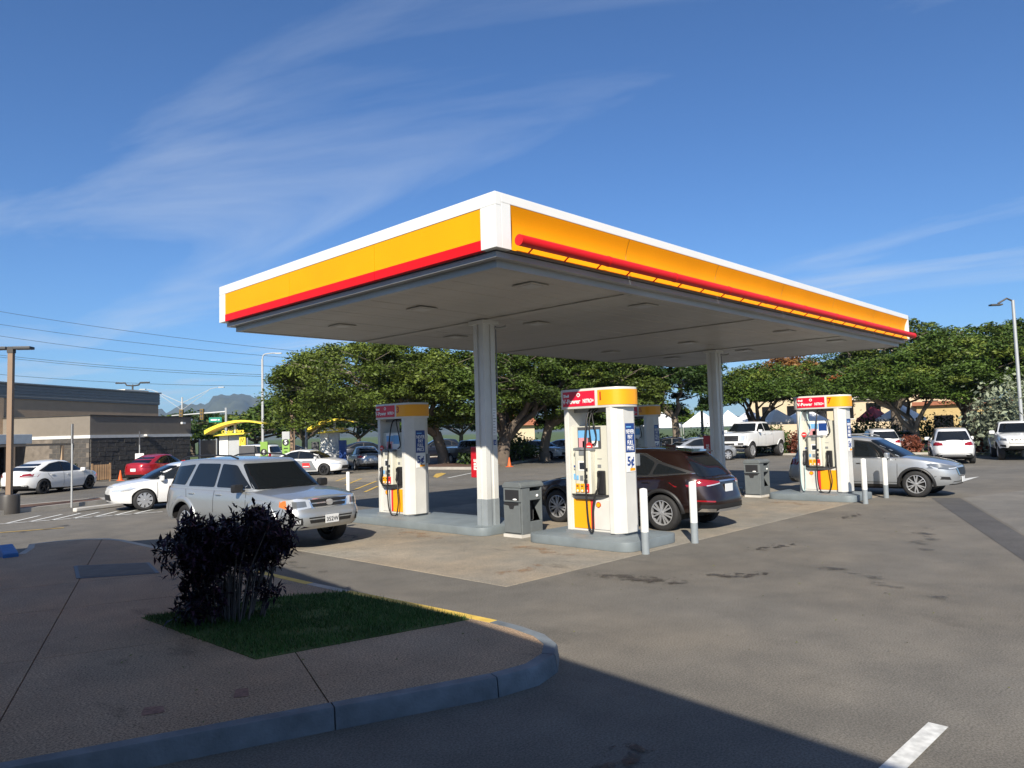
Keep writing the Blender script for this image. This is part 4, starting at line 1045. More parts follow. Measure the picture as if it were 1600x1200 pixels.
CROSS_D = dict(panes=[[(.84, 1.11), (.22, 1.51), (-.22, 1.545), (-.22, 1.11)], [(-.30, 1.10), (-.30, 1.545), (-.95, 1.53), (-1.2, 1.40), (-1.18, 1.11)], [(-1.26, 1.12), (-1.26, 1.39), (-1.45, 1.37), (-1.72, 1.18)]],
    frame=[(.96, 1.085), (.22, 1.54), (-.25, 1.575), (-.98, 1.56), (-1.5, 1.40), (-1.84, 1.16), (-1.3, 1.085)], doors=[[(.92, .42), (.94, .9), (.90, 1.05)], [(-.26, .38), (-.24, 1.0)], [(-.92, .72), (-1.15, .95), (-1.2, 1.0)], [(-.95, .40), (1.0, .40)]],
    handles=[(-.05, .93), (-1.0, .95)], mirror=(.70, 1.12),
    windscreen=[(-.74, 1.10), (.74, 1.10), (.60, 1.58), (-.60, 1.58)], rear_glass=[(-.70, 1.12), (.70, 1.10), (.56, 1.55), (-.56, 1.55)],
    side_trim=[[(-.98, .26), (1.0, .27), (1.0, .35), (-.98, .34)]], flare=.05, flare_m='trim_black',
    front=[([(.40, .78), (.66, .75), (.88, .80), (.90, .90), (.70, .88), (.42, .85)], 'lamp_core', 'headlamp', .01, 1), ([(.44, .79), (.66, .77), (.86, .82), (.86, .84), (.64, .80), (.44, .82)], 'lamp_clear', 'lamp_strip', .016, 1), ([(-.36, .60), (.36, .60), (.44, .80), (-.44, .80)], 'trim_black', 'grille', .010), ([(-.40, .60), (.0, .545), (.40, .60), (.47, .79), (.40, .79), (.34, .63), (.0, .58), (-.34, .63), (-.40, .79), (-.47, .79)], 'chrome', 'grille_trim', .016),
        ([(-.62, .34), (.62, .34), (.55, .44), (-.55, .44)], 'trim_black', 'lower_grille', .008), ([(.62, .48), (.82, .50), (.82, .58), (.66, .56)], 'trim_black', 'fog_surround', .008, 1)],
    rear=[([(.42, .88), (.86, .86), (.84, 1.02), (.46, .99)], 'lamp_red', 'tail_lamp', .008, 1), ([(-.78, .34), (.78, .34), (.80, .50), (-.80, .50)], 'trim_black', 'rear_valance', .006), ([(-.5, .37), (.5, .37), (.44, .46), (-.44, .46)], 'rim_silver', 'skid_plate', .012)],
    fplate=(.48, ''), rplate=(.80, ''), side_lamps=[([(1.66, .90), (1.95, .80), (2.16, .77), (2.2, .84), (2.0, .91), (1.75, .94)], 'lamp_core'), ([(-1.95, .9), (-2.2, .86), (-2.16, 1.02), (-2.0, 1.04)], 'lamp_red')])
LUX = dict(CROSS, R=.37, axles=(1.44, -1.35), nf=3.6, nr=4.2, arch_k=1.17, rimk=.69,
    sill=[(-2.5, .52), (-1.95, .40), (0, .28), (1.9, .32), (2.45, .36)],
    af=[(.28, 2.3), (.45, 2.41), (.65, 2.43), (.85, 2.38), (1.1, 2.1)], ar=[(.3, 2.30), (.45, 2.44), (.62, 2.46), (.85, 2.38), (1.0, 2.36), (1.15, 2.24)],
    hb=[(.25, .85), (.38, .91), (.6, .94), (.85, .945), (1.02, .91), (1.18, .86)],
    ztop=[(-2.45, 1.06), (-1.6, 1.10), (-.5, 1.07), (.9, 1.04), (1.3, 1.02), (1.9, .95), (2.25, .86), (2.45, .80)],
    gx=-.5, gb0=.95, gtop=1.63, gf=[(.95, 1.42), (1.05, 1.30), (1.63, .30)], gr=[(.95, 2.26), (1.06, 2.25), (1.10, 2.22), (1.35, 2.02), (1.63, 1.70)], gb=[(.95, .89), (1.08, .865), (1.63, .63)], gn=5.0, roofc=[(-2.2, -.08), (-1.6, -.02), (-.8, .03), (.2, .02), (1.2, 0)])
LUX_D = dict(panes=[[(1.02, 1.08), (.34, 1.48), (-.15, 1.525), (-.15, 1.09)], [(-.23, 1.09), (-.23, 1.525), (-.85, 1.51), (-1.15, 1.38), (-1.05, 1.13)], [(-1.12, 1.14), (-1.22, 1.37), (-1.72, 1.25), (-1.9, 1.2)]],
    frame=[(1.10, 1.055), (.36, 1.515), (-.2, 1.56), (-.9, 1.54), (-1.3, 1.40), (-1.75, 1.29), (-2.06, 1.20), (-1.1, 1.10)], doors=[[(1.05, .42), (1.07, .9), (1.0, 1.02)], [(-.19, .38), (-.19, 1.05)], [(-.95, .75), (-1.2, .98), (-1.22, 1.08)], [(-.98, .40), (1.05, .40)]],
    handles=[(.02, .95), (-1.0, .98)], handle_m='paint_brown', mirror=(.92, 1.07),
    windscreen=[(-.78, 1.06), (.78, 1.06), (.60, 1.58), (-.60, 1.58)], rear_glass=[(-.68, 1.12), (.68, 1.12), (.54, 1.54), (-.54, 1.54)],
    side_trim=[[(-.98, .27), (1.02, .28), (1.02, .36), (-.98, .35)]], flare=.055, flare_m='trim_black', gside=[([(1.10, 1.05), (-1.1, 1.09), (-2.06, 1.19), (-2.06, 1.205), (-1.1, 1.105), (1.10, 1.065)], 'chrome'), ([(.36, 1.51), (-.2, 1.555), (-.9, 1.535), (-1.3, 1.395), (-1.3, 1.41), (-.9, 1.55), (-.2, 1.57), (.36, 1.525)], 'chrome')],
    rear=[([(.30, .965), (.62, .93), (.88, .90), (.88, 1.04), (.70, 1.06), (.32, 1.0)], 'lamp_red', 'tail_lamp', .010, 1), ([(.32, .955), (.64, .915), (.64, .935), (.32, .975)], 'lamp_clear', 'reversing_lamp', .016, 1), ([(-.32, .99), (.32, .99), (.32, 1.02), (-.32, 1.02)], 'chrome', 'chrome_bar', .018),
        ([(-.80, .40), (.80, .40), (.80, .55), (-.80, .55)], 'trim_black', 'rear_valance', .006), ([(-.5, .40), (.5, .40), (.46, .46), (-.46, .46)], 'rim_silver', 'skid_plate', .014), ([(.50, .40), (.76, .42), (.74, .48), (.54, .47)], 'chrome', 'exhaust_tip', .02, 1), ([(.56, .60), (.80, .62), (.80, .65), (.56, .63)], 'lamp_red', 'reflector', .012, 1)],
    grear=[([(-.02, 1.02), (.06, 1.02), (.06, 1.08), (-.02, 1.08)], 'chrome', 'emblem', .012)],
    rplate=(.86, ''), side_lamps=[([(-1.98, .99), (-2.1, .95), (-2.3, .91), (-2.3, 1.02), (-2.1, 1.035)], 'lamp_red')])
SEDAN = dict(R=.325, tw=.215, poke=.0, rimk=.72, arch_k=1.13, axles=(1.36, -1.33), nf=3.9, nr=3.8, edge=.06, crown=.05,
    sill=[(-2.3, .36), (-1.8, .28), (0, .22), (1.8, .24), (2.3, .28)],
    af=[(.2, 2.15), (.35, 2.24), (.55, 2.25), (.70, 2.21), (.9, 2.08)], ar=[(.25, 2.12), (.4, 2.22), (.60, 2.24), (.85, 2.20), (1.0, 2.14)],
    hb=[(.2, .82), (.3, .86), (.5, .895), (.70, .89), (.88, .86), (1.05, .82)],
    ztop=[(-2.25, 1.0), (-1.7, .99), (-1, .94), (.9, .93), (1.3, .92), (1.8, .86), (2.1, .79), (2.27, .72)],
    gx=-.35, gb0=.80, gtop=1.40, gn=4.2, gf=[(.80, 1.50), (.92, 1.30), (1.15, .92), (1.40, .32)], gr=[(.80, 2.20), (.98, 1.98), (1.2, 1.55), (1.40, .85)],
    gb=[(.80, .84), (.94, .80), (1.40, .58)], roofc=[(-2, -.02), (-1.0, -.01), (-.3, .035), (.4, .0), (1.2, 0)])
SEDAN_D = dict(panes=[[(1.02, .93), (.36, 1.28), (-.22, 1.325), (-.22, .95)], [(-.29, .95), (-.29, 1.325), (-.78, 1.29), (-1.25, 1.06), (-1.1, .98)]],
    frame=[(1.12, .905), (.36, 1.305), (-.25, 1.35), (-.82, 1.31), (-1.5, 1.02), (-1.2, .95)], doors=[[(1.0, .36), (1.0, .85)], [(-.25, .32), (-.25, .92)], [(-.88, .62), (-1.1, .85), (-1.12, .93)]],
    handles=[(.0, .80), (-.9, .83)], mirror=(.88, .94), windscreen=[(-.72, .94), (.72, .94), (.56, 1.34), (-.56, 1.34)], rear_glass=[(-.62, 1.0), (.62, 1.0), (.50, 1.32), (-.50, 1.32)],
    front=[([(.40, .60), (.78, .62), (.82, .72), (.46, .67)], 'lamp_clear', 'headlamp', .01, 1), ([(-.40, .34), (.40, .34), (.34, .52), (-.34, .52)], 'trim_black', 'grille', .008)],
    rear=[([(.40, .78), (.80, .76), (.80, .90), (.44, .87)], 'lamp_red', 'tail_lamp', .010, 1), ([(-.7, .28), (.7, .28), (.66, .42), (-.66, .42)], 'trim_black', 'rear_valance', .006)],
    rplate=(.66, ''), side_lamps=[([(1.62, .70), (2.02, .62), (2.05, .69), (1.75, .76)], 'lamp_clear'), ([(-1.80, .82), (-2.12, .78), (-2.12, .90), (-1.9, .92)], 'lamp_red')])
PICK = dict(R=.47, tw=.33, poke=-.06, rimk=.62, arch_k=1.14, axles=(1.95, -2.05), nf=7, nr=9, edge=.05, crown=.05,
    sill=[(-3.0, .80), (-2, .74), (0, .66), (2, .72), (3.0, .80)],
    af=[(.6, 2.90), (.75, 3.0), (1.0, 3.02), (1.2, 2.98), (1.5, 2.93)], ar=[(.6, 2.90), (.8, 2.98), (1.5, 2.98)],
    hb=[(.6, .92), (.8, .98), (1.1, .99), (1.4, .97), (1.6, .95)],
    ztop=[(-3.0, 1.50), (-1.1, 1.50), (-1.0, 1.48), (.9, 1.48), (1.3, 1.49), (2.4, 1.46), (2.8, 1.42), (3.0, 1.36)],
    gx=.1, gb0=1.40, gtop=2.06, gn=7, gf=[(1.40, 1.42), (1.5, 1.34), (2.06, .68)], gr=[(1.40, 1.02), (2.06, .92)], gb=[(1.40, .95), (1.52, .93), (2.06, .74)], roofc=[(-1, -.01), (0, .03), (.7, 0)])
PICK_D = dict(panes=[[(1.16, 1.54), (.62, 1.96), (.2, 1.97), (.2, 1.54)], [(.12, 1.54), (.12, 1.97), (-.78, 1.96), (-.78, 1.54)]], doors=[[(1.2, .8), (1.2, 1.45)], [(.16, .75), (.16, 1.45)], [(-.9, .8), (-.9, 1.45)]], handles=[(.3, 1.36), (-.65, 1.36)],
    mirror=(1.05, 1.52), windscreen=[(-.82, 1.54), (.82, 1.54), (.68, 2.0), (-.68, 2.0)], flare=.05,
    front=[([(-.62, 1.02), (.62, 1.02), (.62, 1.32), (-.62, 1.32)], 'trim_black', 'grille', .02), ([(.66, 1.02), (.92, 1.04), (.92, 1.34), (.66, 1.32)], 'lamp_clear', 'headlamp', .015, 1), ([(-.95, .78), (.95, .78), (.95, .97), (-.95, .97)], 'paint_white', 'bumper', .05), ([(-.4, .80), (.4, .80), (.4, .90), (-.4, .90)], 'trim_black', 'lower_grille', .06), ([(.6, .81), (.85, .81), (.85, .91), (.6, .91)], 'trim_black', 'fog_surround', .06, 1)],
    bars=[(1.1, .6), (1.24, .6)], bar_m='dark_grey')
TACO = dict(PICK, R=.40, tw=.28, axles=(1.65, -1.65), poke=-.04, sill=[(-2.7, .62), (0, .5), (2.7, .60)], arch_k=1.2, nf=4.5, nr=8,
    af=[(.45, 2.5), (.6, 2.66), (.85, 2.70), (1.05, 2.62), (1.3, 2.5)], ar=[(.5, 2.62), (.7, 2.7), (1.3, 2.7)], hb=[(.45, .86), (.6, .93), (.9, .955), (1.2, .93), (1.35, .9)],
    ztop=[(-2.7, 1.28), (-.9, 1.28), (.8, 1.22), (1.2, 1.24), (2.1, 1.20), (2.45, 1.12), (2.7, 1.05)], gb0=1.15, gtop=1.76, gf=[(1.15, 1.40), (1.25, 1.30), (1.76, .58)], gr=[(1.15, 1.0), (1.76, .85)], gb=[(1.15, .9), (1.28, .87), (1.76, .66)])
TACO_D = dict(panes=[[(1.10, 1.30), (.56, 1.68), (.15, 1.69), (.15, 1.30)], [(.08, 1.30), (.08, 1.69), (-.72, 1.67), (-.72, 1.30)]], doors=[[(1.15, .65), (1.15, 1.2)], [(.12, .6), (.12, 1.2)], [(-.85, .65), (-.85, 1.2)]], handles=[(.3, 1.12), (-.6, 1.12)], mirror=(1.0, 1.26),
    windscreen=[(-.78, 1.27), (.78, 1.27), (.62, 1.70), (-.62, 1.70)], flare=.09,
    front=[([(-.48, .78), (.48, .78), (.56, 1.04), (-.56, 1.04)], 'white_plastic', 'grille', .02), ([(.58, .90), (.86, .94), (.88, 1.04), (.60, 1.04)], 'lamp_clear', 'headlamp', .015, 1), ([(.60, .92), (.80, .94), (.80, 1.0), (.62, 1.0)], 'dark_grey', 'lamp_core', .02, 1), ([(-.6, .52), (.6, .52), (.5, .68), (-.5, .68)], 'trim_black', 'lower_grille', .02), ([(.62, .62), (.84, .64), (.82, .74), (.64, .73)], 'trim_black', 'fog_surround', .012, 1)])
# ---- the three big ones
r4 = dict(SUV_BOX, steer=.0)
make_car('parked_car', 'silver four-wheel-drive SUV with roof rails stopped beside pump 3, partly behind the shrub', 'SUV', (7.52, 14.73, 0), 275.8, r4, 'paint_silver_blue', SUV_BOX_D, 'cars on the forecourt', 'alloy_6')
tlx, clx = make_car('parked_car', 'dark brown crossover parked nose away behind pump 1', 'SUV', (13.92, 9.78, 0), 90.2, LUX, 'paint_brown', LUX_D, 'cars on the forecourt', 'double_7')
MB().ext([(-1.50, -.50, 1.605), (-1.50, .50, 1.605), (-1.84, .44, 1.565), (-1.84, -.44, 1.565)], (0, 0, .03)).build('roof_spoiler', 'paint_brown', tlx, bevel=.01)
MB().ext([(-.95, -.01, 1.69), (-1.2, -.012, 1.66), (-1.2, .012, 1.66)], (0, 0, .06)).build('roof_fin', 'paint_brown', tlx)
ROG_D = dict(CROSS_D, rails=(.1, -1.5), rail_m='rim_silver', gside=[([(.98, 1.075), (-1.3, 1.075), (-1.86, 1.155), (-1.86, 1.17), (-1.3, 1.09), (.98, 1.09)], 'chrome')], handle_m='chrome')
make_car('parked_car', 'silver crossover behind pump 7 facing right', 'SUV', (23.2, 7.66, 0), 271.0, CROSS, 'paint_silver', ROG_D, 'cars on the forecourt', 'double_6')
# ---- the rest
F = 'cars parked or queueing around the forecourt'
PI_D = dict(PICK_D)
make_car('pickup_truck', 'tall white lifted pickup truck with black grille beyond the far column', 'pickup', (46.3, 22.8, 0), 182, PICK, 'paint_white', PI_D, F, 'alloy_10', 1.12)
ttc, ctc = make_car('pickup_truck', 'white pickup at the right edge with lettered white grille', 'pickup', (46.05, 8.05, 0), 196, TACO, 'paint_white', TACO_D, F, 'alloy_6', 1.08)
for i_, ch in enumerate('TOYOTA'):
    text(ch, .13, 'black_print', ttc, ctc.lo_end(-.39 + .156 * i_, .94, True, .03), (0, 1, 0), (0, 0, 1), weight=.004)
ESC_D = dict(CROSS_D, rear=CROSS_D['rear'] + [([(-.84, .30), (.84, .30), (.86, .44), (-.86, .44)], 'trim_black', 'rear_valance', .004)])
make_car('parked_car', 'white crossover parked tail towards the forecourt under the right-hand trees', 'SUV', (41.6, 10.0, 0), 17, CROSS, 'paint_white', ESC_D, F, 'dark_6', 1.02)
make_car('parked_car', 'white crossover seen over the bonnet of the silver crossover', 'SUV', (47.6, 15.3, 0), 30, CROSS, 'paint_white', CROSS_D, F, 'dark_6')
make_car('parked_car', 'low white hatchback behind pump 7', 'car', (48.0, 18.2, 0), 335, SEDAN, 'paint_white', SEDAN_D, F, 'dark_6', 1.05)
make_car('parked_car', 'silver sedan half hidden between white crossover and planting', 'car', (53.5, 15.5, 0), 20, SEDAN, 'paint_silver', SEDAN_D, F, 'alloy_7')
make_car('parked_car', 'white car tucked behind the white pickup at the right edge', 'car', (53.5, 9.2, 0), 190, SEDAN, 'paint_white', SEDAN_D, F, 'alloy_7', 1.1)
make_car('parked_car', 'white fastback sedan with black tail band on the far left', 'car', (9.68, 38.51, 0), 34, SEDAN, 'paint_white', SEDAN_D, F, 'dark_double_5')
make_car('parked_car', 'white hatchback nosing out from behind the silver SUV', 'car', (10.1, 25.0, 0), 174, SEDAN, 'paint_white', SEDAN_D, F, 'alloy_9')
make_car('parked_car', 'red sedan beside the dark stone wall', 'car', (16.15, 43.15, 0), 35, SEDAN, 'paint_red', SEDAN_D, F, 'alloy_7')
tpr, cpr = make_car('parked_car', 'white car with grey doors and a red door logo in the drive-through lane', 'car', (22.5, 38.0, 0), 300, SEDAN, 'paint_white', SEDAN_D, F, 'dark_double_5')
for sd in (1, -1):
    fn = lambda x, z, o, sd=sd: cpr.lo_side(x, z, sd, o)
    cpr.lay(fn, [[(.95, .28), (.62, .84), (-.62, .84), (-.35, .28)]], 'grey_door_wrap', 'grey_plastic', tpr, .010)
    cpr.lay(fn, [[(.55, .46), (.50, .70), (.05, .70), (.08, .46)]], 'door_logo', 'red_print', tpr, .016)
    cpr.lay(fn, [[(.50, .49), (.49, .53), (.11, .53), (.12, .49)]], 'logo_line', 'white_print', tpr, .020)
make_car('parked_car', 'silver sedan seen from behind in the drive-through lane', 'car', (28.0, 40.5, 0), 65, SEDAN, 'paint_silver', SEDAN_D, F, 'alloy_7')
make_car('parked_car', 'dark navy sedan beyond the silver sedan', 'car', (36.5, 52.5, 0), 330, SEDAN, 'paint_navy', SEDAN_D, F, 'alloy_7', 1.15)
make_car('parked_car', 'dark navy SUV seen side-on beneath the big tree', 'SUV', (42.5, 50.5, 0), 152, CROSS, 'paint_navy', CROSS_D, F, 'alloy_6')
make_car('pickup_truck', 'dark pickup in tree shade beside the near column', 'pickup', (34.0, 36.6, 0), 262, TACO, 'paint_grey', TACO_D, F, 'alloy_6', .92)
make_car('parked_car', 'silver car in deep tree shade left of pump 1', 'car', (44.0, 36.6, 0), 275, SEDAN, 'paint_silver', SEDAN_D, F, 'alloy_7')
make_car('parked_car', 'white car in deep tree shade behind the traffic cone', 'car', (41.8, 37.5, 0), 275, SEDAN, 'paint_white', SEDAN_D, F, 'alloy_7')
make_car('parked_car', 'dark SUV beside the half-hidden pump', 'SUV', (40.6, 27.0, 0), 230, CROSS, 'paint_black', CROSS_D, F, 'alloy_7')
make_car('parked_car', 'low dark sedan beyond the brown car roof', 'car', (45.5, 28.0, 0), 300, SEDAN, 'paint_navy', SEDAN_D, F, 'alloy_7')
make_car('parked_car', 'pale silver sedan beside the concrete lamp base', 'car', (41.2, 23.6, 0), 330, SEDAN, 'paint_silver', SEDAN_D, F, 'alloy_7')
make_car('parked_car', 'white van-like car behind the order canopy', 'SUV', (25.0, 50.5, 0), 120, SUV_BOX, 'paint_white', dict(SUV_BOX_D, frame_m='trim_black'), F, 'alloy_6')
make_car('parked_car', 'small dark car on the road beyond the number 6 sign', 'car', (38.5, 68, 0), 320, SEDAN, 'paint_black', SEDAN_D, F, 'alloy_7')
# ---------------------------------------------------------------- vegetation
import numpy as np
rng = np.random.default_rng(11)
def leaf_mesh(name, cen, size, up=.6, asp=.42):
    """one small rhombic leaf per centre, tilted at random with a bias to lie flat"""
    n = len(cen); d = rng.normal(size=(n, 3)); d[:, 2] *= (1 - up); d /= np.linalg.norm(d, axis=1)[:, None] + 1e-9
    q = rng.normal(size=(n, 3)); q[:, 2] += up * 2.2
    s_ = np.cross(d, q); s_ /= np.linalg.norm(s_, axis=1)[:, None] + 1e-9
    L = size * rng.uniform(.4, 1.6, size=(n, 1)); Wd = L * asp
    v = np.stack([cen - d * L / 2, cen + s_ * Wd / 2, cen + d * L / 2, cen - s_ * Wd / 2], axis=1).reshape(-1, 3)
    me = bpy.data.meshes.new(name); me.vertices.add(4 * n); me.vertices.foreach_set('co', v.astype(np.float32).ravel())
    me.loops.add(4 * n); me.loops.foreach_set('vertex_index', np.arange(4 * n, dtype=np.int32))
    me.polygons.add(n); me.polygons.foreach_set('loop_start', np.arange(0, 4 * n, 4, dtype=np.int32)); me.polygons.foreach_set('loop_total', np.full(n, 4, dtype=np.int32))
    me.update(calc_edges=True); return me
def wob(p, q, n, amp, rnd):
    p, q = Vector(p), Vector(q); out = []
    for i in range(n + 1):
        t = i / n; e = math.sin(PI * t) * amp
        out.append(p.lerp(q, t) + Vector((rnd.gauss(0, e), rnd.gauss(0, e), rnd.gauss(0, e * .5))))
    return out
def tree(label, loc, R, zb, zt, off=(0, 0), trunk_r=.3, fork=1.8, limbs=5, clumps=170, per=140, size=.28, leaf_m='leaf_monkeypod', bark='bark', group=None, seed=1, flowers=0, flat=.55, clump_r=.95, sparse=0.0, ry=None, hang=.3, name='tree'):
    rnd = random.Random(seed); global rng; rng = np.random.default_rng(seed)
    t = thing(name, label, 'tree', (loc[0], loc[1], 0), 0, group); ry = ry or R
    mb = MB(); fk = Vector((off[0] * .12, off[1] * .12, fork))
    mb.tube([(0, 0, -.1), (rnd.gauss(0, .06), rnd.gauss(0, .06), fork * .35), tuple(fk)], [trunk_r * 1.35, trunk_r * 1.05, trunk_r * .9], 9)
    br = MB(); ends = []
    for i in range(limbs):
        a = 2 * PI * (i + rnd.uniform(-.25, .25)) / limbs; rr = rnd.uniform(.45, .72)
        e = Vector((off[0] + R * rr * math.cos(a), off[1] + ry * rr * math.sin(a), zb + (zt - zb) * rnd.uniform(.30, .55)))
        pts = wob(fk * 1.0, e, 5, .22, rnd); pts[0] = fk - Vector((0, 0, .2))
        mb.tube(pts, [trunk_r * k for k in (.62, .52, .42, .34, .25, .15)], 7); ends.append(e)
        for j in range(4):
            k = rnd.randint(2, 4); a2 = a + rnd.uniform(-1.1, 1.1); r2 = min(.95, rr + rnd.uniform(-.1, .38))
            e2 = Vector((off[0] + R * r2 * math.cos(a2), off[1] + ry * r2 * math.sin(a2), zb + (zt - zb) * rnd.uniform(.3, .8) * (1 - .45 * r2 * r2)))
            br.tube(wob(pts[k], e2, 4, .18, rnd), [trunk_r * q for q in (.26, .2, .15, .1, .05)], 5); ends.append(e2)
            for q in range(2):
                a3 = a2 + rnd.uniform(-.8, .8); r3 = min(1, r2 + rnd.uniform(0, .25)); e3 = Vector((off[0] + R * r3 * math.cos(a3), off[1] + ry * r3 * math.sin(a3), e2.z + rnd.uniform(-.2, .7)))
                br.tube(wob(e2.lerp(pts[k], .35), e3, 3, .12, rnd), [trunk_r * w_ for w_ in (.11, .08, .05, .03)], 4)
    mb.build('trunk', bark, t, smooth=60); br.build('branches', bark, t, smooth=60)
    cen = []; fl = []; upper = []
    lob = [(rnd.uniform(0, 2 * PI), rnd.uniform(.55, 1)) for _ in range(7)]
    for i in range(clumps):
        a = rnd.uniform(0, 2 * PI); r = math.sqrt(rnd.random())
        edge = 1 + .10 * math.sin(3 * a + seed) + .08 * math.sin(7 * a + 2 * seed); r *= edge
        dome = math.sqrt(max(0, 1 - min(1, r * r / edge ** 2) ** 1.15)); lump = .80 + .20 * math.sin(a * 2 + seed * 1.7 + r * 5) * math.cos(r * 7 + a * 3)
        zt_ = zb + (zt - zb) * (.18 + .82 * dome) * lump
        dep = rnd.random() ** 1.7 * flat
        z = zt_ - dep * (zt_ - zb + hang * (zt - zb) * (1 if r > .6 else .3))
        c = np.array((off[0] + R * r * math.cos(a), off[1] + ry * r * math.sin(a), z))
        n = int(per * rnd.uniform(.5, 1.4)); k = clump_r * rnd.uniform(.6, 1.35)
        g_ = rng.normal(size=(n, 3)); g_ /= np.linalg.norm(g_, axis=1)[:, None]; g_ *= rng.random((n, 1)) ** .45
        p = c + g_ * np.array((k, k, k * .34)) + rng.normal(size=(n, 3)) * .05 * k
        p[:, 2] += .18 * k - .26 * ((p[:, 0] - c[0]) ** 2 + (p[:, 1] - c[1]) ** 2) / k
        (upper if dep < .22 * flat and rnd.random() < .30 else cen).append(p)  # some of the uppermost clumps take a paler leaf colour
        if flowers and rnd.random() < flowers and dep < .2: fl.append(c + rng.normal(size=(int(n * .5), 3)) * np.array((k * .4, k * .4, k * .13)) + np.array((0, 0, .3 * k)))
    tag(link('crown', leaf_mesh('crown', np.concatenate(cen), size), leaf_m, t), kind='stuff')
    if upper: tag(link('upper_leaves', leaf_mesh('upper_leaves', np.concatenate(upper), size), 'leaf_pale' if leaf_m != 'leaf_rust' else 'leaf_rust', t), kind='stuff')
    if fl: tag(link('blossom', leaf_mesh('blossom', np.concatenate(fl), size * .8), 'leaf_flower', t), kind='stuff')
    return t
TG = 'broad umbrella trees around the car park'
tree('broad spreading tree left of the near column, behind pump 3', (32.7, 38.1), 7.0, 3.7, 8.9, (-4.3, .9), .36, 2.2, 6, 300, 430, .19, 'leaf_monkeypod_light', 'bark_pale', TG, 3, ry=6.5, hang=.25, flat=.9, clump_r=1.15)
tree('dark-trunked leaning tree behind the near column', (32.9, 32.7), 6.0, 3.6, 9.2, (2.2, .2), .42, 1.7, 6, 260, 360, .20, 'leaf_monkeypod', 'bark', TG, 5, hang=.3, flat=.8)
tree('pale-trunked tree above pump 1', (39.0, 34.6), 5.6, 3.6, 8.6, (2.4, -2.0), .34, 2.6, 5, 250, 340, .20, 'leaf_monkeypod_light', 'bark_pale', TG, 7, flat=.8)
tree('dense dark tree behind the half-hidden pump', (49.0, 29.9), 5.8, 3.8, 9.6, (-1.5, 1.5), .28, 3.0, 5, 260, 300, .22, 'leaf_dark', 'bark_pale', TG, 8, hang=.4)
tree('flat-topped green tree above the lifted white pickup', (52.0, 25.2), 3.9, 3.7, 6.6, (.6, -.4), .30, 1.9, 5, 170, 330, .19, 'leaf_poinciana', 'bark', TG, 9, flowers=.015, clump_r=.9)
tree('rust and gold tinged tree above pump 7', (65.5, 27.2), 3.6, 5.0, 8.6, (-.3, .3), .25, 3.5, 5, 90, 250, .22, 'leaf_rust', 'bark', TG, 10, clump_r=.9)
tree('tall dark tree behind the right end of the canopy', (64.7, 19.3), 7.4, 4.4, 10.6, (0, 0), .4, 3.2, 7, 260, 300, .23, 'leaf_monkeypod', 'bark_pale', TG, 12, hang=.3, flat=.75)
tree('fork-trunked tree with orange blossom right of pump 7', (52.7, 14.5), 4.4, 3.5, 6.6, (-.6, .9), .28, 1.5, 4, 210, 330, .19, 'leaf_poinciana', 'bark_pale', TG, 13, flowers=.015, clump_r=.95)
tree('thick-trunked tree with orange blossom beside the white pickup at the right', (54.0, 11.8), 5.2, 3.6, 7.6, (.2, .2), .46, 2.6, 6, 260, 330, .19, 'leaf_poinciana', 'bark', TG, 14, flowers=.018, clump_r=1.0)
tree('tall tree at the right edge behind the lamp post', (69.5, 11.0), 6.8, 5.0, 10.6, (0, 0), .4, 3, 6, 240, 280, .24, 'leaf_poinciana', 'bark', TG, 15, flowers=.012)
BG = 'far trees along the road'
for i, (x, y, R_, zb, zt, lab) in enumerate([(52.7, 103.9, 9, 2.2, 6.0, 'far rounded tree between the order canopy and number 5 sign'), (49.8, 85.3, 7.6, 3.4, 8.4, 'far umbrella tree with dark trunk right of the number 5 sign'), (46.7, 112, 9, 2.4, 6.8, 'far dark tree behind the traffic signal'),
        (69, 101.3, 8, 3, 7.2, 'far tree behind the second order canopy'), (74.8, 95.4, 7, 3, 6.6, 'far tree left of the near column between pump 3 and the trunk'), (83.9, 93.1, 7, 3, 6.2, 'far low tree framed behind the near column'),
        (93.5, 90.4, 7, 2.5, 4.6, 'far low tree beyond the orange roof'), (93.5, 75.9, 6, 2.5, 5.2, 'far tree seen between pump 1 and the dark trunks'), (92.3, 60, 5, 2.6, 5.4, 'far tree beside the white tents'), (30, 110, 9, 3, 8.2, 'far tree showing over the flat restaurant roof')]):
    tree(lab, (x, y), R_, zb, zt, (0, 0), .35, 2.0, 5, 110, 110, .55, 'leaf_dark' if i in (2, 3) else 'leaf_poinciana', 'bark', BG, 30 + i, clump_r=1.5, hang=.3, name='distant_tree')
def bush(label, x, y, r, h_, m, seed, n=1400, size=.16, group=None, cat='shrub', name='shrub', z0=0.0, ry=None):
    global rng; rng = np.random.default_rng(seed); rnd = random.Random(seed)
    t = thing(name, label, cat, (x, y, z0), 0, group); mb = MB()
    for i in range(9):
        a = rnd.uniform(0, 6.28); mb.tube([(0, 0, 0), (r * .3 * math.cos(a), r * .3 * math.sin(a), h_ * .4), (r * .7 * math.cos(a), r * .7 * math.sin(a), h_ * .8)], [.03, .02, .01], 4)
    mb.build('stems', 'stem', t)
    k = max(6, n // 60); cs = []
    for i in range(k):
        a = rnd.uniform(0, 6.28); q = rnd.random() ** .5; zz_ = h_ * (.15 + .8 * rnd.random() * math.sqrt(max(0, 1 - q * q * .8)))
        cs.append(np.array((r * q * math.cos(a), (ry or r) * q * math.sin(a), zz_)) + rng.normal(size=(n // k, 3)) * np.array((r * .2, r * .2, h_ * .12)))
    c = np.concatenate(cs); c[:, 2] = np.maximum(c[:, 2], .02)
    tag(link('foliage', leaf_mesh('foliage', c, size, .2, .45), m, t), kind='stuff'); return t
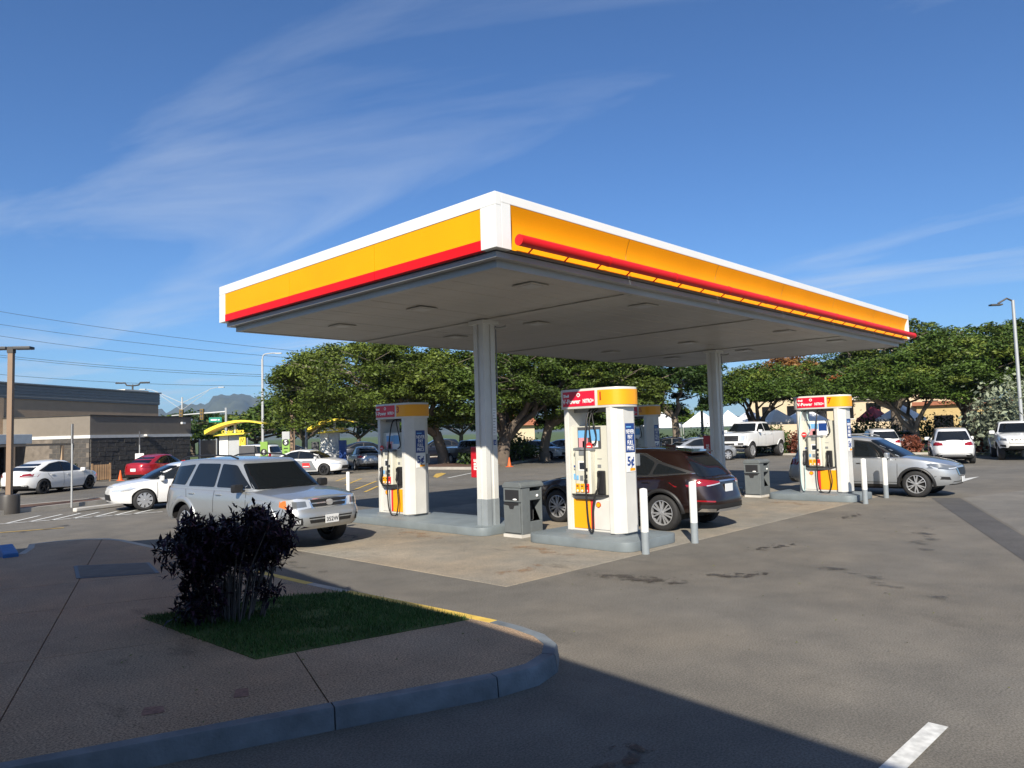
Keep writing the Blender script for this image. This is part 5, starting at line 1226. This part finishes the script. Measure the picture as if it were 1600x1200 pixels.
bush('big silvery-grey leaved shrub behind the white pickup at the right edge', 50.3, 8.6, 2.2, 4.3, 'leaf_silver', 50, 7000, .26)
HG = 'planting along the far car park edge'
def bed(name, poly, h_=.12, m='lawn'):
    o = struct(name, MB().prism([(x * 1.0, y * 1.0) for x, y in poly], -.02, h_), m)
    c = [sum(p[0] for p in poly) / len(poly), sum(p[1] for p in poly) / len(poly)]
    n = len(poly)
    for i in range(n):
        p, q = Vector(poly[i - 1]), Vector(poly[i]); d = (q - p).normalized(); nn = Vector((d.y, -d.x))
        if nn.dot(Vector(c) - p) > 0: nn = -nn
        tag(MB().ext([(*p, -.02), (*q, -.02), (*(q + nn * .15), -.02), (*(p + nn * .15), -.02)], (0, 0, h_ + .03)).build('kerb', 'kerb_plain'), kind='structure')
bed('planting_strip', [(49.6, 7.5), (51.2, 12.0), (49.8, 18.5), (49.2, 26), (56, 26), (57, 7.5)])
for i, (x, y, r, h_, m, lab) in enumerate([(50.6, 21.0, .9, 1.7, 'leaf_croton', 'dark red croton shrub left of pump 7'), (50.3, 19.6, .7, 1.3, 'leaf_yellowgreen', 'yellow-green shrub just left of pump 7'), (53.0, 19.2, 1.6, 2.0, 'leaf_hedge', 'green hedge shrub behind pump 7'), (53.4, 17.0, 2.0, 2.3, 'leaf_dark', 'dark hedge shrub right of pump 7'),
        (51.3, 14.6, .6, 1.0, 'leaf_croton', 'reddish shrub at the foot of the fork-trunked tree'), (54.6, 13.4, 1.8, 2.4, 'leaf_dark', 'green hedge behind the white crossover'), (51.6, 10.9, .7, 1.2, 'leaf_croton', 'red and yellow croton beside the white pickup at the right'), (54.5, 9.8, 1.3, 2.2, 'leaf_olive', 'olive shrub behind the thick tree trunk'), (51.0, 23.4, 1.1, 1.9, 'leaf_hedge', 'green shrub behind the lifted pickup'), (53, 20.5, 1.2, 1.9, 'leaf_croton', 'red flowering shrub behind the lifted pickup bed')]):
    bush(lab, x, y, r, h_, m, 60 + i, 2600, .2, HG, z0=.1)
bed('tree_bed', [(29.6, 31.2), (28.2, 37.5), (30.5, 44), (42, 50), (50, 44), (46, 39.5), (38, 35.5)], .14, 'soil')
for i, (x, y, r, h_, lab) in enumerate([(36.0, 34.8, 1.5, 1.7, 'dark low shrub under the dark-trunked tree'), (38.8, 37.2, 1.4, 1.5, 'dark shrub between the two tree trunks'), (41.5, 39.5, 1.6, 1.8, 'shaded green shrub right of the pale trunk'), (33.4, 35.0, 1.3, 1.4, 'dark shrub at the foot of the near trunk')]):
    bush(lab, x, y, r, h_, 'leaf_dark', 80 + i, 1600, .22, 'shrubs under the big trees', z0=.12)
bed('planting_strip', [(46.5, 30.2), (44.5, 33.5), (52, 38), (58, 33), (54, 27.5)])
for i, (x, y, r, h_, m, lab) in enumerate([(48.5, 30.8, 1.3, 1.5, 'leaf_hedge', 'bright shrub left of the concrete lamp base'), (51.2, 28.6, 1.5, 2.0, 'leaf_hedge', 'leafy shrub beside the far column'), (47.2, 33, 1.1, 1.2, 'leaf_olive', 'olive shrub beyond the dark sedan')]):
    bush(lab, x, y, r, h_, m, 90 + i, 1500, .2, 'shrubs behind the brown car', z0=.1)
bed('planting_strip', [(4.2, 26.9), (8.9, 28.9), (9.1, 30.0), (3.8, 28.8)], .12, 'soil')
bed('road_verge', [(36, 60), (33, 66), (50, 74), (62, 60), (58, 52), (46, 52)], .10)
bed('road_verge', [(24, 66), (26, 80), (44, 80), (40, 70), (30, 64)], .10)
# ---------------------------------------------------------------- restaurant on the left
P1 = Vector((13.57, 46.45)); e1 = Vector((.842, .539)); e2 = Vector((-.539, .842))
rb = thing('restaurant_building', 'low tan and dark stone restaurant with ribbed grey roof band on the left', 'building', (13.57, 46.45, 0), math.atan2(.539, .842))
Q = lambda mb, n, m, p=rb, **k: mb.build(n, m, p, **k)
Q(MB().box(-16, 13.8, 6, 18, 0, 4.95), 'wall', 'wall_tan')
Q(MB().box(-16, .05, 5.86, 5.998, 2.55, 4.95), 'front_panel', 'wall_tan')
for k in range(9): Q(MB().box(-16.06, 13.86, 5.93 - (k % 2) * .03, 18.1, 4.952 + k * .095, 4.952 + k * .095 + .088), 'roof_rib', 'metal_roof')
Q(MB().box(-16.15, 13.95, 5.82, 18.2, 5.81, 5.90), 'coping', 'metal_roof')
Q(MB().box(0, 9.2, 0, 5.99, 2.62, 3.72), 'wing_parapet', 'wall_taupe')
Q(MB().box(-.05, 9.25, -.05, 5.99, 3.722, 3.78), 'coping', 'pole_dark')
Q(MB().box(-.06, 9.26, -.06, 5.99, 2.44, 2.618), 'ledge', 'trim_white')
# split-face stone courses on the wing
Q(MB().box(.04, 9.16, .04, 5.99, 0, 2.44), 'wing_wall', 'stone_grey')
rs = random.Random(2); crs = [MB().box(0, w_, -.001, .06 + .02 * k, .003, .257).mesh('stone', bevel=.012, seg=1) for k, w_ in enumerate((.48, .6, .74, .55))]
for j in range(9):
    x = .045
    while x < 9.1:
        k = rs.randrange(4); w_ = (.48, .6, .74, .55)[k]
        if x + w_ > 9.15: break
        link('stone', crs[k], 'stone_grey', rb, (x, -.03 - .02 * rs.random(), .04 + j * .265)); x += w_ + .008
for j in range(9):
    y = .02 + (j % 2) * .2
    while y < 2.4:
        link('stone', crs[0], 'stone_lit', rb, (-.03, y + .48, .04 + j * .265), (0, 0, -PI / 2)); y += .49
Q(MB().box(-.02, .038, .04, 5.9, 0, 2.44), 'wing_wall', 'stone_lit')  # same stone as the wing front; sunlit facet painted lighter in its base colour
# storefront left of the wing
Q(MB().box(-16, -.02, 4.2, 5.85, 2.40, 2.56), 'ledge', 'trim_white')
Q(MB().box(-16, -.02, 5.2, 5.86, 0, .5), 'sill_wall', 'stone_grey')
for k in range(8): 
    w_ = Q(MB().box(-2.0 - k * 1.9, -.25 - k * 1.9, 5.5, 5.56, .5, 2.38), 'shop_window', 'window_dark'); MB().box(-.25 - k * 1.9, -.12 - k * 1.9, 5.4, 5.6, .0, 2.40).build('mullion', 'wall_taupe', w_)
Q(MB().box(-16, .6, 1.0, 1.12, 2.08, 2.20), 'trellis_beam', 'wall_taupe')
for k in range(5): Q(MB().box(-.9 - k * 3.2, -.75 - k * 3.2, 1.0, 1.12, 0, 2.08), 'trellis_post', 'wall_tan')
Q(MB().box(-7.5, -2.6, 1.3, 2.8, 2.22, 2.72), 'awning', 'awning_grey', bevel=.02)
Q(MB().box(13.9, 16.6, 9, 13, 4.6, 6.3), 'plant_screen', 'wall_pale')
Q(MB().box(14.0, 16.5, 8.0, 8.9, 0, 4.7), 'plant_wall', 'trim_white')
mbl = MB()
for xx in (14.1, 14.9, 15.7): mbl.tube([(xx, 8.6, 4.7), (xx, 8.6, 5.8)], .035, 5)
for zz_ in (5.2, 5.75): mbl.tube([(14.1, 8.6, zz_), (15.7, 8.6, zz_)], .03, 5)
Q(mbl, 'roof_railing', 'pole_dark')
ld = Q(MB().box(8.0, 8.35, -.2, -.06, 3.28, 3.42), 'wall_lamp', 'trim_white'); Q(MB().box(4.4, 4.9, -.28, -.06, 2.5, 2.62), 'wall_lamp', 'trim_white')
fn_ = thing('service_fence', 'plain brown fence at the right end of the restaurant', 'fence', (22.2, 52.2, 0), math.atan2(.539, .842))
for k in range(10): MB().box(k * .62, k * .62 + .61, 0, .05, .05, 2.15).build('fence_panel', 'fence_brown', fn_)
for k in range(4): MB().box(k * 2.05, k * 2.05 + .1, -.06, 0, 0, 2.25).build('post', 'pole_grey', fn_)
gt = thing('wooden_gate', 'small slatted wooden gate panel by the dark stone wall', 'gate', (13.3, 45.2, 0), rad(10))
for k in range(7): MB().box(.08 + k * .13, .17 + k * .13, 0, .03, .1, .95).build('slat', 'wood_gate', gt)
for x in (0, .98): MB().box(x, x + .08, -.02, .06, 0, 1.02).build('post', 'wood_gate', gt)
for z in (.15, .85): MB().box(.08, .98, .031, .06, z, z + .08).build('rail', 'wood_gate', gt)
for i, (x, y, lab) in enumerate([(14.75, 45.1, 'orange traffic cone right of the wooden gate'), (32.35, 31.6, 'orange traffic cone beside the near column under the trees')]):
    c = thing('traffic_cone', lab, 'cone', (x, y, 0)); c.scale = (.8, .8, .8); MB().lathe([(.16, .04), (.03, .72), (0, .73)], 14).build('cone', 'cone_orange', c, smooth=50); MB().box(-.2, .2, -.2, .2, 0, .04).build('base', 'cone_orange', c)
for i, (x, y, r, h_, lab) in enumerate([(11.6, 45.6, .5, 1.1, 'leafy shrub behind the white fastback'), (12.5, 45.3, .35, .9, 'small leafy plant left of the wooden gate'), (7.3, 39.5, .6, 1.0, 'yellow-green shrub behind the left lamp post')]):
    bush(lab, x, y, r, h_, 'leaf_hedge' if i < 2 else 'leaf_yellowgreen', 100 + i, 700, .16, 'shrubs at the restaurant front')
# ---------------------------------------------------------------- posts, lamps, signs
def post(name, lab, cat, x, y, h_, r, m, group=None, base=None):
    t = thing(name, lab, cat, (x, y, 0), 0, group); MB().tube([(0, 0, 0 if not base else base), (0, 0, h_)], [r, r * .8], 10).build('pole', m, t, smooth=50); return t
LG = 'lamp posts'
t = thing('lamp_post', 'brown square lamp post with twin dark heads at the left edge', 'lamp post', (5.78, 27.57, 0), rad(-40), LG)
MB().box(-.075, .075, -.075, .075, .5, 5.05).build('pole', 'pole_brown', t, bevel=.01)
MB().lathe([(0, 0), (.30, 0), (.30, .55), (.28, .6), (0, .6)], 20).build('base', 'pole_dark', t, smooth=40)
MB().box(-.09, .09, -.09, .09, 5.05, 5.25).build('bracket', 'pole_dark', t)
for s_ in (1, -1): MB().box(.1 * s_ if s_ > 0 else -.62, .62 if s_ > 0 else -.1, -.16, .16, 5.16, 5.25).build('lamp_head', 'light_housing', t, bevel=.02)
t = thing('lamp_post', 'brown lamp post with twin oval heads left of the spreading tree', 'lamp post', (24.6, 43.65, 0), rad(-45), LG)
MB().box(-.09, .09, -.09, .09, 0, 6.5).build('pole', 'pole_brown', t)
for s_ in (1, -1): MB().ball((.55 * s_, 0, 6.5), (.5, .28, .07), 14, 8).build('lamp_head', 'light_housing', t, smooth=60)
t = thing('lamp_post', 'grey lamp post standing just behind the brown twin lamp post', 'lamp post', (26.2, 44.6, 0), rad(-45), LG)
MB().tube([(0, 0, 0), (0, 0, 6.4)], .09, 10).build('pole', 'pole_grey', t, smooth=50)
for s_ in (1, -1): MB().ball((.5 * s_, 0, 6.4), (.45, .25, .06), 14, 8).build('lamp_head', 'light_housing', t, smooth=60)
t = post('street_light', 'tall thin silver street light with a short curved arm', 'street light', 29.1, 56.25, 8.6, .11, 'pole_white', LG)
MB().tube(smooth_path([(0, 0, 8.6), (.1, -.1, 8.98), (.5, -.5, 9.08), (.8, -.8, 9.08)]), .05, 6).build('arm', 'pole_white', t); MB().obox((.95, -.95, 9.06), (.5, .2, .1), rad(-45)).build('lamp_head', 'pole_white', t)
t = post('street_light', 'silver double-armed street light behind the restaurant roof', 'street light', 30.7, 76.2, 6.6, .1, 'pole_white', LG)
for s_ in (1, -1):
    MB().tube([(0, 0, 6.0), (2.1 * s_, -2.1 * s_, 7.4), (2.5 * s_, -2.5 * s_, 7.5)], .03, 6).build('arm', 'pole_white', t); MB().tube([(0, 0, 5.3), (1.9 * s_, -1.9 * s_, 7.2)], .022, 6).build('brace', 'pole_white', t)
    MB().obox((2.8 * s_, -2.8 * s_, 7.5), (.6, .22, .1), rad(-45)).build('lamp_head', 'pole_white', t)
t = post('lamp_post', 'dark twin lamp showing above the restaurant roof', 'lamp post', 22.5, 66, 7.0, .08, 'pole_dark', LG)
for s_ in (1, -1): MB().tube([(0, 0, 6.9), (.35 * s_, -.35 * s_, 6.95), (.45 * s_, -.45 * s_, 7.15), (1.0 * s_, -1.0 * s_, 7.15)], .07, 6).build('lamp_head', 'light_housing', t)
t = post('street_light', 'brown street light with a short arm right of the number 5 sign', 'street light', 36.0, 63.5, 5.0, .1, 'pole_brown', LG)
MB().tube(smooth_path([(0, 0, 4.7), (.4, -.4, 4.95), (1.0, -1.0, 5.05)]), .05, 6).build('arm', 'pole_white', t)
t = post('street_light', 'tall grey street light at the right edge with a dark head', 'street light', 47.8, 8.0, 8.5, .10, 'pole_grey', LG)
MB().tube([(0, 0, 8.45), (-.15, .25, 8.62), (-.5, .6, 8.35)], .05, 6).build('arm', 'pole_dark', t); MB().obox((-.55, .7, 8.28), (.3, .6, .08), rad(40)).build('lamp_head', 'light_housing', t)
t = thing('lamp_post', 'white pole on a pale concrete base beyond the brown car', 'lamp post', (53.8, 30.6, 0), 0, LG)
MB().lathe([(0, 0), (.42, 0), (.42, 1.42), (.38, 1.48), (0, 1.48)], 18).build('base', 'concrete_base', t, smooth=40); MB().tube([(0, 0, 1.48), (0, 0, 7.5)], [.12, .08], 10).build('pole', 'pole_white', t, smooth=50)
t = thing('sign_post', 'thin grey sign post beside the white hatchback at left', 'sign', (7.66, 28.07, 0), rad(-8))
MB().tube([(0, 0, 0), (0, 0, 2.8)], .03, 8).build('pole', 'pole_grey', t); MB().box(-.015, .015, -.2, .2, 2.15, 2.8).build('sign_plate', 'dark_grey', t)
t = thing('sign_post', 'thin sign post with white notice in front of the stone wall', 'sign', (15.52, 44.4, 0), rad(-22))
MB().tube([(0, 0, 0), (0, 0, 2.75)], .03, 8).build('pole', 'pole_grey', t); MB().box(-.22, .22, -.03, .0, .75, 1.5).build('sign_plate', 'white_print', t); MB().box(-.015, .015, -.2, .2, 2.0, 2.75).build('sign_plate', 'dark_grey', t)
ws = tag(MB().box(-.9, .9, -.08, .08, 0, .12).build('wheel_stop', 'concrete_base', bevel=.03), 'pale concrete wheel stop beside the white hatchback', 'wheel stop'); ws.location = (8.0, 26.4, .004); ws.rotation_euler = (0, 0, rad(25))
def order_canopy(lab, x, y, rz, flip, arch_w=3.3, dark=()):
    t = thing('order_canopy', lab, 'canopy', (x, y, 0), rz, 'drive-through order canopies')
    MB().box(-.8, -.28, -.2, .2, 0, 2.4).build('pylon', 'white_paint', t, bevel=.02); MB().box(-.275, .35, -.15, .15, 0, 2.4).build('pylon', 'pole_grey', t, bevel=.02)
    mb = MB(); n = 14
    for i in range(n + 1):
        u = i / n; X = -1.5 + arch_w * u; Z = 2.62 + .62 * math.sin(PI * min(1, u * .78 + .02)) ** .8; th = .22 * (1 - .75 * u)
        mb.v += [(X, -.6, Z), (X, .6, Z), (X, .6, Z - th), (X, -.6, Z - th)]
    for i in range(n):
        for j in range(4): a = 4 * i + j; b = 4 * i + (j + 1) % 4; mb.f.append((a, b, b + 4, a + 4))
    mb.f += [(3, 2, 1, 0), tuple(4 * n + j for j in range(4))]
    mb.build('arched_roof', 'mcd_yellow', t)
    MB().ext([(-1.0, -.62, 2.36), (.75, -.62, 2.42), (.85, -.62, 2.52), (-.5, -.62, 2.48)], (0, 1.2, 0)).build('sign_bar', 'mcd_yellow', t)
    text('Order Here', .26, 'mcd_yellow', t, (.15, -.63, 2.60), (1, 0, .04), (0, 0, 1), weight=.006)
    MB().box(-1.0, .9, -.05, .05, 2.41, 2.47).build('beam', 'pole_grey', t)
    MB().box(.0, .12, -.06, .06, 2.4, 3.1).build('roof_strut', 'pole_grey', t)
    for (a, b, c, d, m) in dark: MB().box(a, b, -.35, -.22, c, d).build('menu_board', m, t, bevel=.01)
    return t
rz0 = rad(-46)
oc = order_canopy('yellow arched order canopy on a white pylon behind the silver SUV roof', 19.75, 41.6, rz0, 1, dark=((.4, 1.3, .2, 1.75, 'dark_grey'),))
yb = MB().box(.42, .78, -.36, -.3, 1.78, 2.32).build('arches_sign', 'mcd_yellow', oc)
MB().tube(smooth_path([(.48, -.37, 1.85), (.53, -.37, 2.2), (.6, -.37, 1.98), (.67, -.37, 2.2), (.72, -.37, 1.85)]), .012, 5).build('arches_mark', 'black_print', yb)
order_canopy('yellow arched order canopy beyond the white and grey car', 25.4, 40.0, rz0, 1, 2.9, dark=((-1.3, -.85, .3, 1.85, 'dark_grey'), (.4, .85, .2, 1.9, 'blue_print')))
for x, y, n_, lab, h_ in ((21.8, 39.35, '5', 'green drive-through lane sign with a white 5 in a black disc', 2.5), (21.4, 41.2, '6', 'green drive-through lane sign with a 6 in a black disc', 1.95)):
    t = thing('lane_sign', lab, 'sign', (x, y, 0), rz0, 'drive-through lane signs')
    MB().box(-.22, .22, -.06, .06, 0, h_ - .45).build('board', 'board_green', t, bevel=.01); MB().box(-.22, .22, -.06, .06, h_ - .45, h_).build('cap', 'pole_grey' if n_ == '5' else 'board_green', t, bevel=.01)
    d_ = MB().lathe([(0, -.075), (.2, -.075), (.2, -.062)], 20, (0, 0, h_ - .62), 'Y'); d_.build('disc', 'black_print', t); text(n_, .34, 'white_print', t, (0, -.078, h_ - .62), (1, 0, 0), (0, 0, 1), 'numeral', weight=.008)
    for k in range(4): MB().box(-.12 + .03 * (k % 2), .12 - .03 * (k % 2), -.066, -.06, h_ - 1.0 - k * .2, h_ - .93 - k * .2).build('print_line', 'leaf_dark', t)
ts = thing('traffic_signal', 'traffic signal mast with green street-name sign behind the restaurant', 'traffic signal', (33.8, 73.0, 0), rad(-46))
MB().tube([(0, 0, 0), (0, 0, 5.4)], .12, 8).build('pole', 'pole_grey', ts); MB().tube([(0, 0, 5.0), (-5.5, 0, 4.75)], [.09, .06], 8).build('mast_arm', 'pole_grey', ts)
for x in (-2.4, -4.5):
    hd_ = MB().box(x - .18, x + .18, -.2, .1, 4.25, 5.35).build('signal_head', 'signal_yellow', ts, bevel=.02)
    for k in range(3): MB().lathe([(0, -.02), (.11, -.02), (.11, .02)], 10, (x, -.21, 5.15 - k * .35), 'Y').build('lens', 'light_housing', hd_)
sg = MB().box(-1.7, -.4, -.1, -.06, 3.95, 4.45).build('street_sign', 'sign_green', ts, bevel=.03); MB().box(-1.5, -.9, -.115, -.1, 4.13, 4.27).box(-.8, -.6, -.115, -.1, 4.13, 4.25).build('print_line', 'white_print', sg)
st_ = thing('road_sign', 'red yield sign beyond the second order canopy', 'sign', (31.0, 48.9, 0), rz0)
MB().tube([(0, 0, 0), (0, 0, 2.3)], .035, 6).build('pole', 'pole_dark', st_); MB().ext([(-.4, -.05, 2.5), (.4, -.05, 2.5), (0, -.05, 1.8)], (0, .02, 0)).build('plate', 'red_print', st_); MB().ext([(-.2, -.06, 2.38), (.2, -.06, 2.38), (0, -.06, 2.05)], (0, .008, 0)).build('plate_centre', 'white_print', st_)
# overhead wires
for i, (z0, z1) in enumerate([(18.67, 13.11), (17.08, 12.16), (15.65, 10.91), (13.29, 9.88), (13.05, 9.65), (10.92, 8.55)]):
    p0 = Vector((21.3, 107.5, z0)); p1 = Vector((44.8, 83.3, z1)); a = p0 + (p0 - p1) * .6; b = p1 + (p1 - p0) * 1.6; pts = []
    for k in range(25):
        s_ = k / 24; p = a.lerp(b, s_); q_ = (s_ * 3.2 - .6); p.z = z0 + (z1 - z0) * q_ + (.9 * (q_ - .5) ** 2 - .225) * (1.2 + .1 * i); pts.append(p)
    tag(MB().tube(pts, .022, 4).build('power_line', 'wire'), ['uppermost', 'second', 'third', 'fourth', 'fifth', 'lowest'][i] + ' overhead wire crossing the left sky', 'wire', 'overhead wires')
# ---------------------------------------------------------------- far buildings, tents, mountain
mb_ = thing('mall_building', 'cream shopping building with brown eaves seen through the trees above pump 7', 'building', (92, 37.5, 0), math.atan2(32.06 - 43.29, 94.1 - 90.23))
MB().box(-7, 18, 0, 14, 0, 6.2).build('wall', 'wall_cream', mb_); MB().box(-7.8, 18.8, -1.2, 15, 6.2, 6.9).build('eaves', 'fence_brown', mb_)
MB().ext([(-7.8, -1.2, 6.9), (-7.8, 15, 6.9), (-7.8, 7, 10.0)], (26.6, 0, 0)).build('roof', 'tile_orange', mb_)
for k in range(7): f_ = MB().box(-5.5 + k * 3, -3.9 + k * 3, -.06, .0, 2.6, 4.4).build('window', 'window_dark', mb_); MB().box(-5.6 + k * 3, -3.8 + k * 3, -.1, -.06, 2.45, 2.6).build('sill', 'wall_pale', f_)
MB().box(2, 8, -.4, -.1, 4.8, 8.8).build('sign_wall', 'wall_pale', mb_)
yb_ = thing('mall_annexe', 'yellow-walled annexe seen between the right-hand tree trunks', 'building', (88.7, 23.3, 0), rad(-75))
MB().box(-1, 12, 0, 8, 0, 3.7).build('wall', 'wall_yellow', yb_); MB().box(-1.4, 12.4, -.5, 8.5, 3.7, 4.1).build('roof', 'tile_orange', yb_)
for k in range(3): MB().box(.6 + k * 3.8, 2.4 + k * 3.8, -.06, 0, .4, 2.6).build('window', 'window_dark', yb_)
ob_ = thing('tiled_pavilion', 'orange tile-roofed pavilion seen between the tree trunks', 'building', (83.4, 79.2, 0), rad(-46))
MB().box(-2.4, 2.4, -1, 3, 0, 3.1).build('wall', 'wall_cream', ob_); MB().add([(-3.2, -1.8, 3.1), (3.2, -1.8, 3.1), (3.2, 3.8, 3.1), (-3.2, 3.8, 3.1), (-1.4, 1, 5.3), (1.4, 1, 5.3)], [(0, 1, 5, 4), (1, 2, 5), (2, 3, 4, 5), (3, 0, 4), (3, 2, 1, 0)]).build('roof', 'tile_orange', ob_)
for k, (x, y, m, w_, lab) in enumerate([(64.5, 41.2, 'tent_white', 3.2, 'white peaked market tent left of the far lamp pole'), (67.0, 38.2, 'tent_white', 3.6, 'white market tent behind the concrete lamp base'), (68.8, 36.2, 'tent_white', 2.8, 'white market tent just right of the far column'), (70.2, 34.6, 'tent_white', 3.0, 'white market tent above the lifted pickup roof'), (71.9, 32.6, 'wall_pale', 3.0, 'beige market tent behind the lifted pickup'), (73.6, 30.4, 'tent_white', 3.4, 'white market tent left of pump 7'), (74.5, 24.2, 'tent_red', 2.2, 'red market tent right of pump 7'), (74.5, 21.8, 'tent_white', 3.2, 'white market tent behind the right-hand hedge')]):
    t = thing('market_tent', lab, 'tent', (x, y, 0), rad(20 + 9 * k), 'market tents in the far car park'); h_ = w_ / 2
    MB().add([(-h_, -h_, 2.35), (h_, -h_, 2.35), (h_, h_, 2.35), (-h_, h_, 2.35), (0, 0, 3.7), (-h_, -h_, 2.1), (h_, -h_, 2.1), (h_, h_, 2.1), (-h_, h_, 2.1)], [(0, 1, 4), (1, 2, 4), (2, 3, 4), (3, 0, 4), (0, 5, 6, 1), (1, 6, 7, 2), (2, 7, 8, 3), (3, 8, 5, 0)]).build('roof', m, t)
    for sx in (-1, 1):
        for sy in (-1, 1): MB().tube([(sx * h_ * .97, sy * h_ * .97, 0), (sx * h_ * .97, sy * h_ * .97, 2.3)], .03, 5).build('leg', 'pole_white', t)
RIDGE = [(1.75, 60), (1.5, 150), (1.35, 110), (1.2471, 131), (1.2124, 178), (1.1838, 209), (1.1618, 216), (1.1507, 246), (1.1409, 266), (1.1281, 271), (1.1128, 262), (1.1013, 240), (1.0857, 210), (1.0701, 180), (1.0503, 153), (1.0302, 151), (1.018, 167), (1.0058, 158), (.9812, 121), (.9396, 109), (.9057, 133), (.8716, 115), (.8374, 90), (.7942, 99), (.7681, 124), (.7336, 103), (.682, 79), (.597, 70), (.5145, 60), (.4349, 70), (.3244, 35), (.0, 20)]
RIDGE = sorted(RIDGE)
from mathutils import noise
def terr(u, v):
    a = .0 + 1.75 * u; d = 2300 + 2600 * v; top = interp(RIDGE, a) * (1 + .13 * noise.noise(Vector((a * 90, .3, 2))) + .08 * noise.noise(Vector((a * 240, .7, 5)))); rdist = 4000 / max(.6, math.cos(a - .767))
    D_ = 2500 + v * 2700
    k = D_ / (rdist); prof = max(0, 1 - abs(1 - k) / (.36 if k < 1 else .5)) ** .9
    nz_ = noise.fractal(Vector((a * 26, k * 9, 3.1)), .9, 2.1, 5); rid = abs(noise.noise(Vector((a * 60, k * 3, 1.7))))
    z = top * prof * (1 + (.34 * nz_ - .34 * rid) * (1 - prof) * 1.6) - 6
    return (D_ * math.cos(a), D_ * math.sin(a), z)
mat('mountain', (.075, .085, .055), .95, var=.35, vs=.008, detail=9)
tag(MB().grid(360, 60, terr).build('mountain', 'mountain', smooth=80), kind='structure')
# ---------------------------------------------------------------- haze
hz = MB().box(-6200, 6200, -6200, 6200, -2, 285).build('haze', None); tag(hz, 'thin bluish haze over the far mountains', 'haze', kind='stuff')
hm = bpy.data.materials.new('haze'); hm.use_nodes = True; ht = hm.node_tree; ht.nodes.clear()
ho = ht.nodes.new('ShaderNodeOutputMaterial'); hv = ht.nodes.new('ShaderNodeVolumePrincipled')
hv.inputs['Color'].default_value = (.42, .66, 1.0, 1); hv.inputs['Density'].default_value = 1.15e-4; hv.inputs['Anisotropy'].default_value = 0.2
ht.links.new(hv.outputs[0], ho.inputs['Volume']); hz.data.materials.append(hm)
